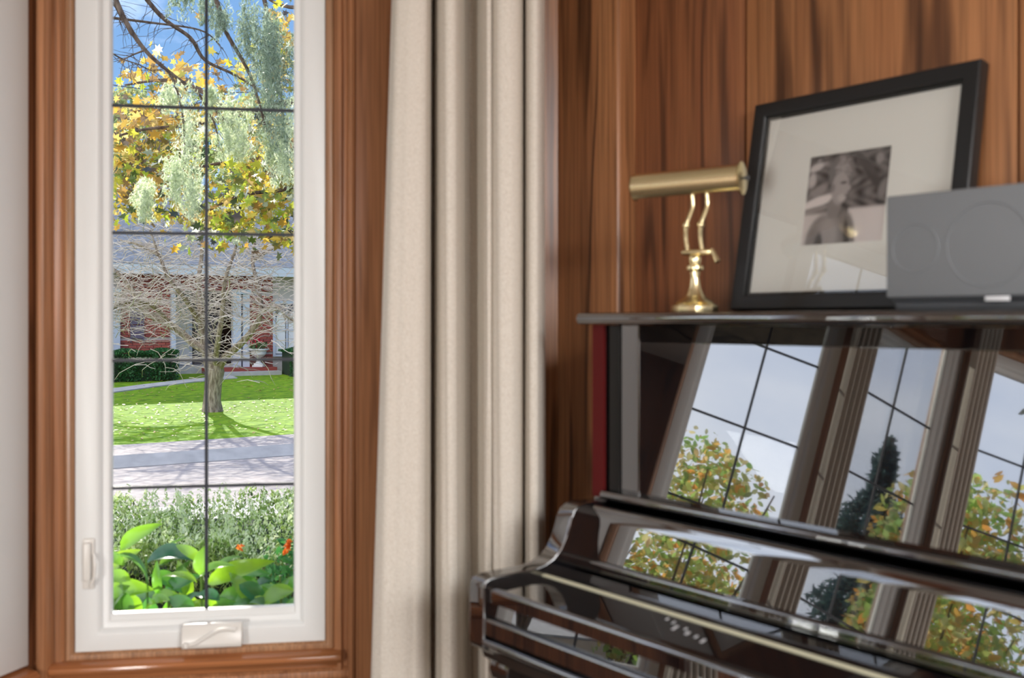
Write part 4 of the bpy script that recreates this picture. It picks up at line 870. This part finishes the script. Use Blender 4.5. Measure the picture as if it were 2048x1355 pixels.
# ================================================================ garden to the west, seen mirrored in the piano
def conifer(x, y, h, w, label):
    t = thing('conifer', (x, y, -.75), label, 'tree'); obj('trunk', MB().tube([(x, y, -.9), (x, y, h*.95)], [.16, .03], 8), BARKD, t, smooth=True)
    P = []; n = 15000
    for i in range(n):
        f_ = rng.random()**.75; zz = -.2+(h+.2)*(1-f_); tier = .72+.28*math.sin(zz*6.0+rng.normal()*.3); r = w*f_*tier*(.35+.65*rng.random()**.5); a = rng.random()*6.283; r *= .8+.2*math.sin(a*7+zz*2)
        P.append((x+r*math.cos(a), y+r*math.sin(a), zz-r*.18))
    leafobj('foliage', P, .16, [(-.5, 0), (0, -.14), (.5, 0), (0, .14)], L_CONIF, t)
def bush(x, y, h, r, m, label, n=9000, size=.095, z0=-.75, name='shrub'):
    t = thing(name, (x, y, z0), label, 'shrub'); st = MB()
    for k in range(6): a = k*1.05; st.tube([(x, y, z0-.05), (x+r*.3*math.cos(a), y+r*.3*math.sin(a), z0+h*.5), (x+r*.6*math.cos(a), y+r*.6*math.sin(a), z0+h*.85)], [.03, .02, .008], 5)
    obj('stems', st, BARKD, t, smooth=True)
    bl = []
    for k in range(9): a = rng.random()*6.28; q = r*.55*rng.random(); bl.append(((x+q*math.cos(a), y+q*math.sin(a), z0+h*(.35+.45*rng.random())), (r*.5, r*.5, h*.24)))
    leafobj('foliage', blobpts(n, bl, .45), size, OVAL, m, t)
conifer(-13.4, -.3, 4.7, 2.7, 'dark blue-green conifer in the west garden, mirrored in the piano')
bush(-7.7, 2.1, 3.55, 1.25, L_SHRUB, 'orange and green autumn shrub nearest the second bay window, mirrored low in the piano')
bush(-7.4, -.1, 3.7, 1.2, L_SHRUB, 'orange and green autumn shrub opposite the third bay window')
bush(-7.2, -2.5, 3.9, 1.2, L_SHRUB, 'orange and green autumn shrub opposite the fourth bay window')
bush(-7.9, 4.9, 3.4, 1.3, L_SHRUB, 'autumn shrub at the north end of the west garden')
bush(-4.9, 4.0, 2.3, .75, L_BOXN, 'low green shrub outside the first bay window', 3000)
bush(-5.2, 1.1, 2.3, .85, L_BOXN, 'low green shrub in front of the autumn shrubs', 3000)
bush(-5.0, -3.9, 2.4, .8, L_BOXN, 'low green shrub at the south end of the bay', 3000)
bush(-11.3, 3.6, 4.0, 1.6, L_FARG, 'dense green shrub behind the autumn shrubs, north side', 5000, .11)
bush(-10.8, -4.0, 4.3, 1.6, L_FARG, 'dense green shrub behind the autumn shrubs, south side', 5000, .11)
ot = thing('young_maple', (-5.3, -1.5, -.75), 'young tree with a leafy bough outside the last bay window', 'tree')
obj('trunk', MB().tube([(-5.3, -1.5, -.9), (-5.3, -1.5, 2.0), (-5.2, -1.4, 3.6)], [.09, .07, .04], 8), BARKD, ot, smooth=True)
obj('bough', MB().tube([(-5.25, -1.45, 2.7), (-5.1, -.7, 3.0), (-5.0, 0.0, 2.9)], [.04, .02, .008], 6), BARKD, ot, smooth=True)
leafobj('foliage', blobpts(900, [((-5.2, -1.5, 3.7), (.8, .8, .7)), ((-5.05, -.35, 3.0), (.15, .42, .12))], .3), .11, OVAL, L_MAPLE, ot)
# groups of repeats
for o in bpy.data.objects:
    if 'category' in o and not o.get('group'):
        k = o.name.split('.')[0]
        g = {'curtain': 'linen curtains of the bay', 'curtain_rod': 'curtain rods of the bay', 'shade_tree': 'trees behind the house', 'box_hedge': 'clipped hedges before the house', 'shrub': 'shrubs of the west garden', 'utility_pole': 'utility poles along the street'}.get(k)
        if g: o['group'] = g
